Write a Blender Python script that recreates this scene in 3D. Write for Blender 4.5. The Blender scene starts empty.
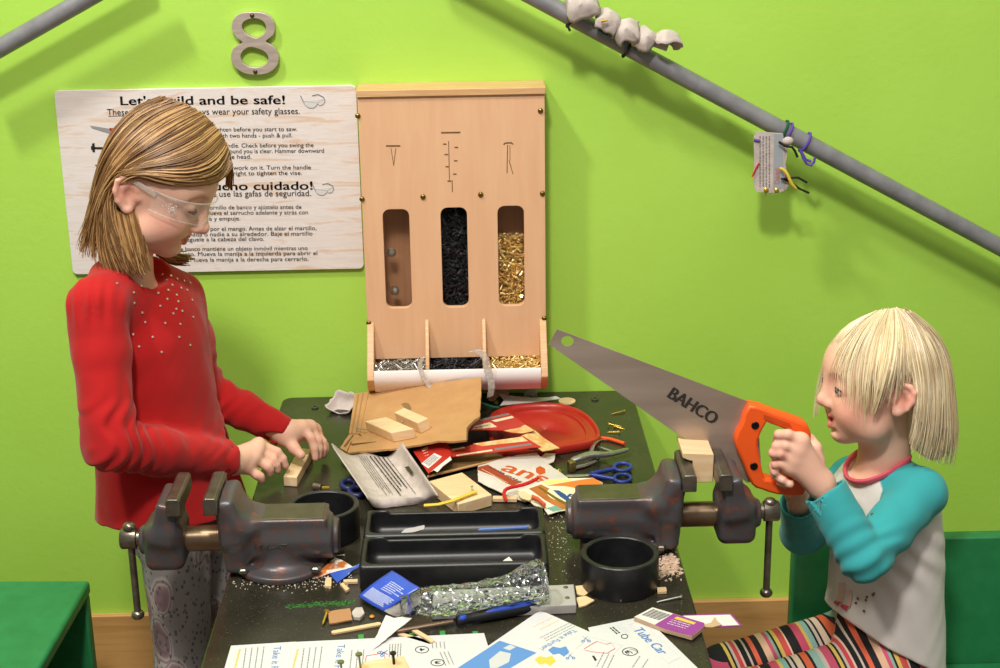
import bpy, bmesh, math, random
import numpy as np
from mathutils import Vector, Matrix, Euler

random.seed(7)
rng = np.random.default_rng(11)
SC = bpy.context.scene
COL = SC.collection
PI = math.pi
H = 0.51                                   # table top height above the floor

# ---------------------------------------------------------------- camera calibration
F_PX, PITCH, YAW, ROLL = 1576.03, 0.3211, 0.0173, -0.0156
CAM = np.array([0.0289, -2.4379, 0.9113 + H])
_cp, _sp, _cy, _sy = math.cos(PITCH), math.sin(PITCH), math.cos(YAW), math.sin(YAW)
FWD = np.array([_sy*_cp, _cy*_cp, -_sp])
_r = np.array([_cy, -_sy, 0.0]); _u = np.cross(_r, FWD)
RGT = math.cos(ROLL)*_r + math.sin(ROLL)*_u
UPV = -math.sin(ROLL)*_r + math.cos(ROLL)*_u

def un(px, py, axis, val):
    """the point of the plane axis=val seen at a pixel of the photograph"""
    d = FWD + RGT*(px-500)/F_PX - UPV*(py-334)/F_PX
    a = 'XYZ'.index(axis)
    return CAM + d*((val-CAM[a])/d[a])
def W(px, py, Y): return Vector(un(px, py, 'Y', Y))
def TP(px, py, z=0.0): return Vector(un(px, py, 'Z', H+z))
def ppm(P): return F_PX/float((np.array(P)-CAM) @ FWD)

# ---------------------------------------------------------------- colours / materials
def lin(c):
    c = [x/255.0 for x in c[:3]]
    return tuple(x/12.92 if x <= .04045 else ((x+.055)/1.055)**2.4 for x in c) + (1.0,)

class NT:
    def __init__(s, name):
        s.m = bpy.data.materials.new(name); s.m.use_nodes = True
        s.t = s.m.node_tree; s.t.nodes.clear()
        s.out = s.n('ShaderNodeOutputMaterial'); s.b = s.n('ShaderNodeBsdfPrincipled')
        s.l(s.b.outputs[0], s.out.inputs[0])
    def n(s, t, **k):
        x = s.t.nodes.new(t)
        for a, b in k.items(): setattr(x, a, b)
        return x
    def l(s, a, b): s.t.links.new(a, b)
    def coord(s, scale=(1,1,1), rot=(0,0,0), kind='Object'):
        c = s.n('ShaderNodeTexCoord'); m = s.n('ShaderNodeMapping')
        m.inputs['Scale'].default_value = scale; m.inputs['Rotation'].default_value = rot
        s.l(c.outputs[kind], m.inputs[0]); return m.outputs[0]
    def noise(s, vec, scale, detail=4, rough=.55, dist=0):
        x = s.n('ShaderNodeTexNoise'); x.inputs['Scale'].default_value = scale
        x.inputs['Detail'].default_value = detail; x.inputs['Roughness'].default_value = rough
        x.inputs['Distortion'].default_value = dist; s.l(vec, x.inputs['Vector']); return x.outputs['Fac']
    def ramp(s, fac, stops, interp='LINEAR'):
        r = s.n('ShaderNodeValToRGB'); r.color_ramp.interpolation = interp
        e = r.color_ramp.elements
        while len(e) < len(stops): e.new(.5)
        for k, (p, c) in enumerate(stops):
            e[k].position = p; e[k].color = c if len(c) == 4 and isinstance(c[0], float) else lin(c)
        s.l(fac, r.inputs[0]); return r.outputs[0]
    def mix(s, fac, a, b):
        x = s.n('ShaderNodeMix', data_type='RGBA')
        for i, v in ((0, fac), (6, a), (7, b)):
            if hasattr(v, 'is_linked') or hasattr(v, 'links'): s.l(v, x.inputs[i])
            elif i == 0: x.inputs[0].default_value = v
            else: x.inputs[i].default_value = lin(v)
        return x.outputs[2]
    def bump(s, h, strength=.2, dist=.002):
        b = s.n('ShaderNodeBump'); b.inputs['Strength'].default_value = strength
        b.inputs['Distance'].default_value = dist
        s.l(h, b.inputs['Height']); s.l(b.outputs[0], s.b.inputs['Normal'])
    def base(s, c):
        if hasattr(c, 'links'): s.l(c, s.b.inputs['Base Color'])
        else: s.b.inputs['Base Color'].default_value = lin(c)
    def rough(s, v):
        if hasattr(v, 'links'): s.l(v, s.b.inputs['Roughness'])
        else: s.b.inputs['Roughness'].default_value = v
    def set(s, **k):
        for a, b in k.items(): s.b.inputs[a].default_value = b
        return s

_mc = {}
def mat(name, c, rough=.5, metal=0.0, c2=None, scale=60, stretch=(1,1,1), lo=.35, hi=.65, bump=0, bscale=None, spec=.5, dist=0, detail=4, **k):
    if name in _mc: return _mc[name]
    t = NT(name)
    v = t.coord(stretch)
    if c2 is not None:
        f = t.noise(v, scale, dist=dist, detail=detail)
        t.base(t.ramp(f, [(lo, c), (hi, c2)]))
    else: t.base(c)
    if bump:
        t.bump(t.noise(v, bscale or scale, 6), bump)
    t.rough(rough)
    t.b.inputs['Metallic'].default_value = metal
    t.b.inputs['Specular IOR Level'].default_value = spec
    for a, b in k.items(): t.b.inputs[a.replace('_', ' ')].default_value = b
    _mc[name] = t.m
    return t.m

# ---------------------------------------------------------------- mesh builder
class MB:
    def __init__(s): s.v, s.f, s.mi = [], [], []
    def add(s, V, Fs, mi=0, M=None):
        o = len(s.v)
        for p in V:
            p = Vector(p)
            s.v.append(tuple(M @ p) if M is not None else tuple(p))
        for f in Fs: s.f.append(tuple(o+i for i in f)); s.mi.append(mi)
        return s
    def box(s, c, size, mi=0, M=None, R=None):
        x, y, z = [a/2 for a in size]
        V = [Vector((sx*x, sy*y, sz*z)) for sx in (-1,1) for sy in (-1,1) for sz in (-1,1)]
        if R is not None: V = [R @ p for p in V]
        V = [p+Vector(c) for p in V]
        return s.add(V, [(0,1,3,2),(4,6,7,5),(0,4,5,1),(2,3,7,6),(0,2,6,4),(1,5,7,3)], mi, M)
    def tube(s, P, r, n=10, mi=0, M=None, caps=True, flat=None):
        P = [Vector(p) for p in P]; k = len(P)
        rs = [r]*k if isinstance(r, (int, float)) else list(r)
        T = [(P[min(i+1,k-1)]-P[max(i-1,0)]).normalized() for i in range(k)]
        up = Vector((0,0,1)) if abs(T[0].z) < .9 else Vector((1,0,0))
        if flat is not None: up = Vector(flat)
        V, Fs = [], []
        N = (up - T[0]*up.dot(T[0])).normalized()
        for i in range(k):
            N = (N - T[i]*N.dot(T[i])).normalized(); B = T[i].cross(N)
            ra, rb = (rs[i], rs[i]) if isinstance(rs[i], (int,float)) else rs[i]
            for j in range(n):
                a = 2*PI*j/n; V.append(P[i]+N*(math.cos(a)*ra)+B*(math.sin(a)*rb))
        for i in range(k-1):
            for j in range(n):
                a, b = i*n+j, i*n+(j+1)%n
                Fs.append((a, b, b+n, a+n))
        if caps: Fs.append(tuple(range(n-1,-1,-1))); Fs.append(tuple(range((k-1)*n, k*n)))
        return s.add(V, Fs, mi, M)
    def lathe(s, prof, n=32, mi=0, M=None, close=False):
        V, Fs = [], []
        k = len(prof)
        for (r, z) in prof:
            for j in range(n):
                a = 2*PI*j/n; V.append((r*math.cos(a), r*math.sin(a), z))
        for i in range(k if close else k-1):
            for j in range(n):
                a, b = i*n+j, i*n+(j+1)%n; c, d = ((i+1)%k)*n+j, ((i+1)%k)*n+(j+1)%n
                Fs.append((a, b, d, c))
        if not close:
            if prof[0][0] > 1e-6: Fs.append(tuple(range(n-1,-1,-1)))
            if prof[-1][0] > 1e-6: Fs.append(tuple(range((k-1)*n, k*n)))
        return s.add(V, Fs, mi, M)
    def prism(s, poly, z0, z1, mi=0, M=None):
        n = len(poly)
        a = sum(poly[i][0]*poly[(i+1)%n][1]-poly[(i+1)%n][0]*poly[i][1] for i in range(n))
        if a < 0: poly = poly[::-1]
        V = [(x, y, z0) for x, y in poly]+[(x, y, z1) for x, y in poly]
        Fs = [tuple(range(n-1,-1,-1)), tuple(range(n, 2*n))]+[(i, (i+1)%n, (i+1)%n+n, i+n) for i in range(n)]
        return s.add(V, Fs, mi, M)
    def grid(s, fn, nu, nv, mi=0, M=None, closeu=False):
        V = [fn(i/(nu-(0 if closeu else 1)), j/(nv-1)) for i in range(nu) for j in range(nv)]
        Fs = []
        for i in range(nu if closeu else nu-1):
            for j in range(nv-1):
                i2 = (i+1) % nu
                Fs.append((i*nv+j, i2*nv+j, i2*nv+j+1, i*nv+j+1))
        return s.add(V, Fs, mi, M)
    def sphere(s, c, r, n=16, mi=0, M=None, sc=(1,1,1)):
        prof = [(math.sin(PI*i/(n//2)), -math.cos(PI*i/(n//2))) for i in range(n//2+1)]
        T = Matrix.Translation(Vector(c)) @ Matrix.Diagonal((r*sc[0], r*sc[1], r*sc[2], 1))
        return s.lathe([(max(a,1e-7), z) for a, z in prof], n, mi, (M @ T) if M is not None else T)
    def mesh(s, me, mi=0, M=None):
        return s.add([tuple(v.co) for v in me.vertices], [tuple(p.vertices) for p in me.polygons], mi, M)
    def data(s, name):
        me = bpy.data.meshes.new(name); me.from_pydata(s.v, [], s.f)
        me.polygons.foreach_set('material_index', s.mi); me.update(); return me

def tag(o, label=None, cat=None, group=None, kind=None):
    if label: o['label'] = label
    if cat: o['category'] = cat
    if group: o['group'] = group
    if kind: o['kind'] = kind
    return o

def obj(name, mb, mats, parent=None, smooth=40, bevel=0, bseg=2, solid=0, label=None, sub=0, origin=None):
    """link a builder (or mesh) as one object; world-space vertices are moved into the parent's frame"""
    me = mb.data(name) if isinstance(mb, MB) else mb
    for m in (mats if isinstance(mats, (list, tuple)) else [mats]): me.materials.append(m)
    o = bpy.data.objects.new(name, me); COL.objects.link(o)
    if smooth:
        me.polygons.foreach_set('use_smooth', [True]*len(me.polygons))
        me.set_sharp_from_angle(angle=math.radians(smooth))
    if parent is not None:
        o.parent = parent
        q = parent; M = Matrix.Identity(4)
        while q is not None: M = q.matrix_basis @ M; q = q.parent
        me.transform(M.inverted())
    elif origin is not None:
        me.transform(Matrix.Translation(-Vector(origin))); o.location = origin
    elif isinstance(mb, MB):
        c = Vector((0,0,0)); lo = np.array(mb.v).min(0); hi = np.array(mb.v).max(0)
        c = Vector(((lo[0]+hi[0])/2, (lo[1]+hi[1])/2, lo[2]))
        me.transform(Matrix.Translation(-c)); o.location = c
    if sub:
        m = o.modifiers.new('s', 'SUBSURF'); m.levels = m.render_levels = sub
    if solid:
        m = o.modifiers.new('t', 'SOLIDIFY'); m.thickness = solid; m.offset = 0
    if bevel:
        m = o.modifiers.new('b', 'BEVEL'); m.width = bevel; m.segments = bseg; m.limit_method = 'ANGLE'; m.angle_limit = math.radians(35)
        m.harden_normals = False
    if label: o['label'] = label
    return o

def thing(name, label, cat, loc=(0,0,0), group=None):
    o = bpy.data.objects.new(name, None); COL.objects.link(o); o.location = loc
    o.empty_display_size = .05
    return tag(o, label, cat, group)

def kids(o): return [c for c in bpy.data.objects if c.parent == o]
def dup(o, label=None, parent=None, loc=None, rot=None):
    c = o.copy(); COL.objects.link(c)
    if parent is not None: c.parent = parent
    if label: c['label'] = label
    if loc is not None: c.location = loc
    if rot is not None: c.rotation_euler = rot
    for k in kids(o): dup(k, parent=c)
    return c

def curve_mesh(splines, extrude=0.0, bevel=0.0, M=None):
    """filled 2-D outline with holes -> mesh"""
    cu = bpy.data.curves.new('c', 'CURVE'); cu.dimensions = '2D'; cu.fill_mode = 'BOTH'
    cu.extrude = extrude; cu.bevel_depth = bevel; cu.offset = -bevel; cu.bevel_resolution = 1
    for pts in splines:
        sp = cu.splines.new('POLY'); sp.points.add(len(pts)-1); sp.use_cyclic_u = True
        for p, q in zip(sp.points, pts): p.co = (q[0], q[1], 0, 1)
    return _tomesh(cu, M)
def _tomesh(cu, M=None):
    o = bpy.data.objects.new('tmp', cu); COL.objects.link(o)
    bpy.context.view_layer.update()
    dg = bpy.context.evaluated_depsgraph_get()
    me = bpy.data.meshes.new_from_object(o.evaluated_get(dg))
    bpy.data.objects.remove(o)
    me.materials.clear()
    if M is not None: me.transform(M)
    return me
def text_mesh(s, cap, width=None, bold=0.0, align='LEFT', extrude=0.0):
    """lettering with its baseline on local x, cap height `cap`"""
    cu = bpy.data.curves.new('t', 'FONT'); cu.body = s; cu.size = 1; cu.offset = bold; cu.extrude = 0
    cu.resolution_u = 3
    cu.offset = 0
    me = _tomesh(cu)
    n = len(me.vertices); a = np.empty(n*3, dtype=np.float32); me.vertices.foreach_get('co', a); a = a.reshape(-1, 3)
    x0, x1 = a[:,0].min(), a[:,0].max()
    k = cap/0.70
    kx = k if width is None else width/(x1-x0)
    a[:,0] = (a[:,0]-x0)*kx; a[:,1] *= k
    if align == 'RIGHT': a[:,0] -= a[:,0].max()
    if align == 'CENTER': a[:,0] -= a[:,0].max()/2
    me.vertices.foreach_set('co', a.ravel()); me.update()
    return me
def rrect(x0, y0, x1, y1, r, n=5):
    P = []
    for cx, cy, a0 in ((x1-r, y1-r, 0), (x0+r, y1-r, 90), (x0+r, y0+r, 180), (x1-r, y0+r, 270)):
        for i in range(n+1):
            a = math.radians(a0+90*i/n); P.append((cx+r*math.cos(a), cy+r*math.sin(a)))
    return P
FACE = Matrix.Rotation(PI/2, 4, 'X')       # local xy -> world xz, local z -> towards the viewer (-y)
def face_at(Y): return Matrix.Translation((0, Y, 0)) @ FACE
def frame(o, x, y):
    """matrix with origin o, local x along x, local y near y"""
    x = Vector(x).normalized(); z = x.cross(Vector(y)).normalized(); y = z.cross(x)
    M = Matrix.Identity(4)
    for i, a in enumerate((x, y, z)): M[0][i], M[1][i], M[2][i] = a
    M[0][3], M[1][3], M[2][3] = o
    return M
def rough_poly(P, step=.004, amp=.001, seed=0):
    r = random.Random(seed); out = []
    for i in range(len(P)):
        a, b = Vector(P[i]).to_2d(), Vector(P[(i+1) % len(P)]).to_2d()
        n = max(1, int((b-a).length/step))
        for k in range(n):
            q = a.lerp(b, k/n)
            if k: q = q+Vector((r.uniform(-amp, amp), r.uniform(-amp, amp)))
            out.append((q.x, q.y))
    return out
# ---------------------------------------------------------------- smooth solids (distance fields meshed by surface nets)
def _a(v): return np.array(v, dtype=np.float64)
def s_cap(a, b, ra, rb=None, flat=None):
    a, b = _a(a), _a(b); rb = ra if rb is None else rb; ab = b-a; L = max(ab @ ab, 1e-12)
    if flat is not None:
        ax = _a(flat[0]); ax = ax/np.linalg.norm(ax); k = flat[1]
    def f(P):
        q = P-a
        if flat is None:
            t = np.clip(q @ ab/L, 0, 1); return np.linalg.norm(q-t[:,None]*ab, axis=1)-(ra+(rb-ra)*t)
        t = np.clip(q @ ab/L, 0, 1); e = q-t[:,None]*ab; w = e @ ax
        e = e+(w*(1/k-1))[:,None]*ax
        return (np.linalg.norm(e, axis=1)-(ra+(rb-ra)*t))*min(1, k)
    return f
def s_ell(c, r, R=None):
    c, r = _a(c), _a(r); R = None if R is None else _a(R)
    def f(P):
        q = P-c
        if R is not None: q = q @ R            # columns of R are the local axes
        k0 = np.linalg.norm(q/r, axis=1); k1 = np.linalg.norm(q/(r*r), axis=1)
        return np.where(k0 < 1e-6, -r.min(), k0*(k0-1)/np.maximum(k1, 1e-9))
    return f
def s_box(c, h, rd=0, R=None):
    c, h = _a(c), _a(h)-rd; R = None if R is None else _a(R)
    def f(P):
        q = P-c
        if R is not None: q = q @ R
        q = np.abs(q)-h
        return np.linalg.norm(np.maximum(q, 0), axis=1)+np.minimum(q.max(1), 0)-rd
    return f
def s_cyl(a, b, r, rd=0, rb=None):
    a, b = _a(a), _a(b); L = np.linalg.norm(b-a); d = (b-a)/L; rb = r if rb is None else rb
    def f(P):
        q = P-a; t = q @ d; e = np.linalg.norm(q-t[:,None]*d, axis=1)
        rr = r+(rb-r)*np.clip(t/L, 0, 1)
        x = e-rr+rd; y = np.abs(t-L/2)-L/2+rd
        return np.minimum(np.maximum(x, y), 0)+np.sqrt(np.maximum(x, 0)**2+np.maximum(y, 0)**2)-rd
    return f
def s_plane(c, n):
    c, n = _a(c), _a(n)/np.linalg.norm(n)
    return lambda P: (P-c) @ n
def s_loft(C, A, B, U, Wd, e=2.0):
    """stack of ellipses: centres C, half widths A along U, half depths B along Wd; spine along the mean of C"""
    C, A, B, U, Wd = _a(C), _a(A), _a(B), _a(U), _a(Wd)
    U = U/np.linalg.norm(U); Wd = Wd-U*(Wd @ U); Wd = Wd/np.linalg.norm(Wd); S = np.cross(U, Wd)
    if S @ (C[-1]-C[0]) < 0: S = -S
    s = (C-C[0]) @ S; cu = (C-C[0]) @ U; cw = (C-C[0]) @ Wd
    fine = np.linspace(s[0], s[-1], 60)
    def sm(y):
        z = np.interp(fine, s, y)
        for _ in range(14): z[1:-1] = (z[:-2]+2*z[1:-1]+z[2:])/4
        return z
    A_, B_, cu_, cw_ = sm(A), sm(B), sm(cu), sm(cw)
    def f(P):
        q = P-C[0]; t = q @ S; tc = np.clip(t, s[0], s[-1])
        u = q @ U-np.interp(tc, fine, cu_); w = q @ Wd-np.interp(tc, fine, cw_)
        a = np.interp(tc, fine, A_); b = np.interp(tc, fine, B_)
        if e == 2.0:
            k0 = np.sqrt((u/a)**2+(w/b)**2); k1 = np.sqrt((u/a**2)**2+(w/b**2)**2)
            d = np.where(k0 < 1e-5, -np.minimum(a, b), k0*(k0-1)/np.maximum(k1, 1e-6))
        else:
            k0 = (np.abs(u/a)**e+np.abs(w/b)**e)**(1/e); d = (k0-1)*np.minimum(a, b)
        o = np.abs(t-tc)
        return np.where(o > 0, np.where(d > 0, np.hypot(d, o), np.maximum(o, d)), d)
    return f
def chain(P, r, k=.006, flat=None, op='+'):
    out = []
    for i in range(len(P)-1):
        ra, rb = (r, r) if isinstance(r, (int, float)) else (r[i], r[i+1])
        out.append((op, s_cap(P[i], P[i+1], ra, rb, flat), k if i else k))
    return out

def _fold(d, op, p, k):
    if op == '-': p = -p
    if op == '+':
        if k <= 0: return np.minimum(d, p)
        h = np.maximum(k-np.abs(d-p), 0)/k; return np.minimum(d, p)-h*h*k/4
    if k <= 0: return np.maximum(d, p)
    h = np.maximum(k-np.abs(d-p), 0)/k; return np.maximum(d, p)+h*h*k/4

def sdf_arrays(prims, lo, hi, h, disp=None, slack=0.0):
    B = 8; lo, hi = _a(lo), _a(hi)
    nb = np.ceil((hi-lo)/(h*B)).astype(int)
    g = np.stack(np.meshgrid(*[np.arange(n) for n in nb], indexing='ij'), -1).reshape(-1, 3)
    cen = lo+(g+.5)*B*h; R = B*h*.87
    d = np.full(len(g), 9.0); pd = []
    for op, fn, k in prims:
        p = fn(cen); pd.append(p); d = _fold(d, op, p, k)
    act = np.where(np.abs(d) < R*3.0+slack)[0]
    g = g[act]; pd = [p[act] for p in pd]; K = len(g)
    r_ = np.arange(B+1); off = np.stack(np.meshgrid(r_, r_, r_, indexing='ij'), -1).reshape(-1, 3)*h
    V = np.empty((K, (B+1)**3), dtype=np.float64)
    CH = 256
    for s in range(0, K, CH):
        base = lo+g[s:s+CH]*B*h; n = len(base)
        P = (base[:,None,:]+off[None]).reshape(n, -1, 3)
        dd = np.full((n, (B+1)**3), 9.0)
        for (op, fn, k), p in zip(prims, pd):
            if op == '&': m = np.arange(n)
            else: m = np.where(p[s:s+CH] < R*3.0+k+.004+slack)[0]
            if len(m) == 0: continue
            q = fn(P[m].reshape(-1, 3)).reshape(len(m), -1)
            dd[m] = _fold(dd[m], op, q, k)
        if disp is not None: dd += disp(P.reshape(-1, 3)).reshape(n, -1)
        V[s:s+CH] = dd
    V = V.reshape(K, B+1, B+1, B+1)
    sg = V < 0
    N = nb*B
    c = np.zeros((K, B, B, B), dtype=np.int8)
    for i in (0,1):
        for j in (0,1):
            for k in (0,1): c += sg[:, i:B+i, j:B+j, k:B+k]
    bi, i, j, k = np.where((c > 0) & (c < 8))
    acc = np.zeros((len(bi), 3)); cnt = np.zeros(len(bi))
    cor = {(x,y,z): V[bi, i+x, j+y, k+z] for x in (0,1) for y in (0,1) for z in (0,1)}
    for a in cor:
        for ax in range(3):
            if a[ax] == 0:
                b = list(a); b[ax] = 1; b = tuple(b)
                va, vb = cor[a], cor[b]; m = (va < 0) != (vb < 0)
                t = va/np.where(m, va-vb, 1)
                for q in range(3): acc[:, q] += np.where(m, a[q]+(t if q == ax else 0), 0)
                cnt += m
    loc = acc/cnt[:,None]
    gi = np.stack([g[bi,0]*B+i, g[bi,1]*B+j, g[bi,2]*B+k], -1)
    pos = lo+(gi+loc)*h
    key = (gi[:,0]*(N[1]+1)+gi[:,1])*(N[2]+1)+gi[:,2]
    o = np.argsort(key); key = key[o]; pos = pos[o]
    quads = []
    for ax in range(3):
        sl1 = [slice(0,B)]*3; sl2 = [slice(0,B)]*3; sl2[ax] = slice(1,B+1)
        s1 = sg[(slice(None),)+tuple(sl1)]; s2 = sg[(slice(None),)+tuple(sl2)]
        bi, i, j, k = np.where(s1 != s2)
        fl = s1[bi, i, j, k]
        n0 = np.stack([g[bi,0]*B+i, g[bi,1]*B+j, g[bi,2]*B+k], -1)
        u, v = [(1,2),(2,0),(0,1)][ax]
        cs = []
        ok = np.ones(len(bi), bool)
        for du, dv in ((-1,-1),(0,-1),(0,0),(-1,0)):
            n = n0.copy(); n[:,u] += du; n[:,v] += dv
            kk = (n[:,0]*(N[1]+1)+n[:,1])*(N[2]+1)+n[:,2]
            p = np.searchsorted(key, kk); p = np.minimum(p, len(key)-1)
            ok &= (key[p] == kk) & (n.min(1) >= 0); cs.append(p)
        q = np.stack(cs, -1); q[~fl] = q[~fl][:, ::-1]
        quads.append(q[ok])
    return pos, np.concatenate(quads)

def sdf_mesh(name, prims, lo, hi, h, disp=None, colour=None, relax=1, slack=0.0):
    pos, q = sdf_arrays(prims, lo, hi, h, disp, slack)
    for _ in range(relax):
        s = np.zeros_like(pos); c = np.zeros(len(pos))
        for a in range(4):
            for b in ((a+1) % 4, (a+3) % 4):
                np.add.at(s, q[:,a], pos[q[:,b]]); np.add.at(c, q[:,a], 1)
        pos = pos*.5+.5*s/np.maximum(c, 1)[:,None]
    me = bpy.data.meshes.new(name)
    me.vertices.add(len(pos)); me.vertices.foreach_set('co', pos.astype(np.float32).ravel())
    me.loops.add(q.size); me.loops.foreach_set('vertex_index', q.astype(np.int32).ravel())
    me.polygons.add(len(q)); me.polygons.foreach_set('loop_start', np.arange(0, q.size, 4, dtype=np.int32))
    me.update(calc_edges=True)
    if colour is not None:
        c = colour(pos)
        a = me.attributes.new('Col', 'FLOAT_COLOR', 'POINT')
        a.data.foreach_set('color', np.concatenate([c, np.ones((len(c),1))], 1).astype(np.float32).ravel())
    return me
def lin3(c): return np.array(lin(c)[:3])
def blend(c, m, col):
    m = np.clip(m, 0, 1)[:,None]; return c*(1-m)+lin3(col)*m
def sstep(a, b, x):
    t = np.clip((x-a)/(b-a), 0, 1); return t*t*(3-2*t)
# ================================================================ setting
def wall_mat():
    t = NT('green_wall_paint'); v = t.coord()
    f = t.noise(v, 3.0, 3)
    t.base(t.ramp(f, [(.3, (172,219,82)), (.7, (179,226,91))]))
    n = t.noise(v, 90, 6, .6); t.bump(n, .25, .002); t.rough(.45)
    return t.m
M_wall = wall_mat()
o = obj('wall_back', MB().box((0, .05, 1.3), (6, .1, 2.6)), M_wall, smooth=0); tag(o, kind='structure')
o = obj('floor', MB().box((0, -1.6, -.03), (6, 3.4, .06)), mat('brown_floor', (92,72,56), .5, c2=(112,88,66), scale=8, bump=.1), smooth=0); tag(o, kind='structure')
def wood_mat(name, c1, c2, c3=None, axis='x', scale=9, rough=.45, bump=.08, k=14):
    if name in _mc: return _mc[name]
    t = NT(name); st = {'x': (1, k, k), 'y': (k, 1, k), 'z': (k, k, 1)}[axis]
    v = t.coord(st); f = t.noise(v, scale, 6, .6, .8)
    t.base(t.ramp(f, [(.28, c1), (.5, c2), (.75, c3 or c1)])); t.rough(rough)
    if bump: t.bump(f, bump, .001)
    _mc[name] = t.m; return t.m
bz = un(400, 609, 'Y', -.012)[2]
o = obj('baseboard_back', MB().box((0, -.006, bz/2), (6, .012, bz)), wood_mat('baseboard_wood', (198,146,84), (214,164,102), (180,126,68), 'x', 2.2), bevel=.002); tag(o, kind='structure')

# ---------------------------------------------------------------- workbench
def table_mat():
    t = NT('worn_bench_top'); v = t.coord()
    f = t.noise(v, 9, 5, .6); c = t.ramp(f, [(.3, (38,36,29)), (.7, (55,52,41))])
    g = t.noise(t.coord(), 420, 2, .5); s = t.ramp(g, [(.68, (0,0,0)), (.72, (255,255,255))])
    c2 = t.mix(s, c, (110,100,84)); t.base(c2)
    t.rough(t.ramp(t.noise(v, 14, 5), [(.3, (108,108,108)), (.7, (150,150,150))]))
    t.bump(t.noise(v, 160, 4), .12, .001)
    return t.m
M_top = table_mat()
t = thing('workbench', 'narrow dark worn workbench running out from the green wall between the two children', 'workbench', (0, -.6, 0))
TX = .2875
obj('tabletop', MB().prism(rrect(-TX, -1.3, TX, -.004, .018), H-.035, H), M_top, t, bevel=.003)
M_dark = mat('dark_painted_wood', (38,38,34), .6, c2=(52,50,44), scale=20)
for sx in (-1, 1):
    for y in (-1.22, -.1): obj('leg', MB().box((sx*.235, y, (H-.035)/2), (.05, .05, H-.035)), M_dark, t, bevel=.003)
    obj('apron', MB().box((sx*.235, -.66, H-.075), (.02, 1.06, .08)), M_dark, t, bevel=.002)

# ---------------------------------------------------------------- green benches
M_green = mat('green_bench_paint', (40,128,76), .38, c2=(46,138,84), scale=30, bump=.06, bscale=200)
def left_bench():
    P = W(90, 580, -.2); z = P.z; x1 = P.x
    d = math.radians(-2.5)
    t = thing('bench', 'low dark green bench in the bottom left corner, empty', 'bench', (x1, -.2, 0)); t.rotation_euler = (0, 0, d)
    M = Matrix.Translation((x1, -.2, 0)) @ Matrix.Rotation(d, 4, 'Z')
    L, D, th = .62, .36, .022
    obj('seat', MB().box((-L/2, -D/2, z-th/2), (L, D, th), M=M), M_green, t, bevel=.005)
    for y in (-.012, -D+.012): obj('side_panel', MB().box((-L/2, y, (z-th)/2), (L-.004, .022, z-th), M=M), M_green, t, bevel=.004)
    obj('end_panel', MB().box((-.1, -D/2, (z-th)/2), (.02, D-.05, z-th), M=M), M_green, t)
left_bench()
def right_bench():
    P = W(794, 541, -.335); x0 = P.x; zt = P.z
    t = thing('bench', 'dark green high backed bench behind the blond child in striped leggings', 'bench', (x0, -.3, 0))
    L, sz = .62, .18
    obj('backrest', MB().box((x0+L/2, -.325, zt/2), (L, .024, zt)), M_green, t, bevel=.003)
    obj('seat', MB().box((x0+.17+(L-.17)/2, -.337-.20, sz-.011), (L-.17, .40, .022)), M_green, t, bevel=.004)
    for x in (x0+.19, x0+L-.012): obj('end_panel', MB().box((x, -.337-.2, (sz-.022)/2), (.022, .38, sz-.022)), M_green, t, bevel=.003)
    return sz
SEAT_Z = right_bench()

# ---------------------------------------------------------------- pipes on the wall
M_pipe = mat('grey_metal_pipe', (128,128,132), .42, .25, c2=(148,148,152), scale=30, bump=.05)
def pipe(a, b, Y, label):
    A, B = W(*a, Y), W(*b, Y); d = (B-A)
    A = A-d*.3; B = B+d*.7
    o = obj('metal_pipe', MB().tube([A.lerp(B, i/8) for i in range(9)], .0136, 20), M_pipe)
    tag(o, label, 'pipe'); return A, B
PA, PB = pipe((553, 7), (1000, 247), -.065, 'grey metal pipe sloping down the wall towards the right, hung with egg carton scraps')
pipe((0, 48), (86, -1), -.065, 'bare grey metal pipe sloping up across the top left corner of the wall')

# ---------------------------------------------------------------- house number
M_brush = mat('brushed_metal', (176,162,152), .38, .3, c2=(198,184,172), scale=25, stretch=(1,1,6))
def number8():
    Y = -.012
    def c8(px, py): p = W(200+px/7.425, py/7.425, Y); return (p.x, p.z)
    outer = [(395,90),(450,92),(510,115),(547,160),(555,215),(540,265),(487,308),(545,345),(578,395),(585,440),(570,490),(530,530),(470,552),(405,555),(340,548),(285,520),(245,480),(230,430),(240,375),(270,340),(315,315),(270,280),(240,230),(235,190),(250,140),(290,105),(340,92)]
    h1 = [(400,137),(445,145),(478,170),(490,205),(482,240),(455,268),(415,283),(370,268),(330,240),(310,205),(318,170),(355,145)]
    h2 = [(375,350),(430,362),(480,385),(507,425),(500,460),(470,488),(420,502),(365,495),(320,470),(302,435),(305,400),(335,365)]
    t = thing('house_number', 'silver metal numeral 8 screwed to the green wall above the safety sign', 'number', W(255, 43, 0))
    def sm(P):
        k = len(P); out = []
        for i in range(k):
            p0, p1, p2, p3 = [Vector(P[(i+j-1) % k]) for j in range(4)]
            for u in (0, .33, .66):
                out.append(tuple(.5*((2*p1)+(p2-p0)*u+(2*p0-5*p1+4*p2-p3)*u*u+(3*p1-p0-3*p2+p3)*u**3)))
        return out
    me = curve_mesh([[c8(*q) for q in sm(p)] for p in (outer, h1, h2)], .005, .0008, face_at(-.0062))
    obj('numeral', me, M_brush, t)
    g = MB().tube([Vector((W(242,42,Y).x, -.0122, W(242,42,Y).z)), Vector((W(266,42,Y).x, -.0122, W(266,42,Y).z))], .0004, 4)
    for q in ((387, 115), (411, 533)):
        p = W(200+q[0]/7.425, q[1]/7.425, Y)
        obj('screw', MB().sphere((p.x, -.0125, p.z), .0035, 12, sc=(1,.6,1)), mat('dark_brass', (92,84,50), .35, .8), t)
number8()

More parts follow.
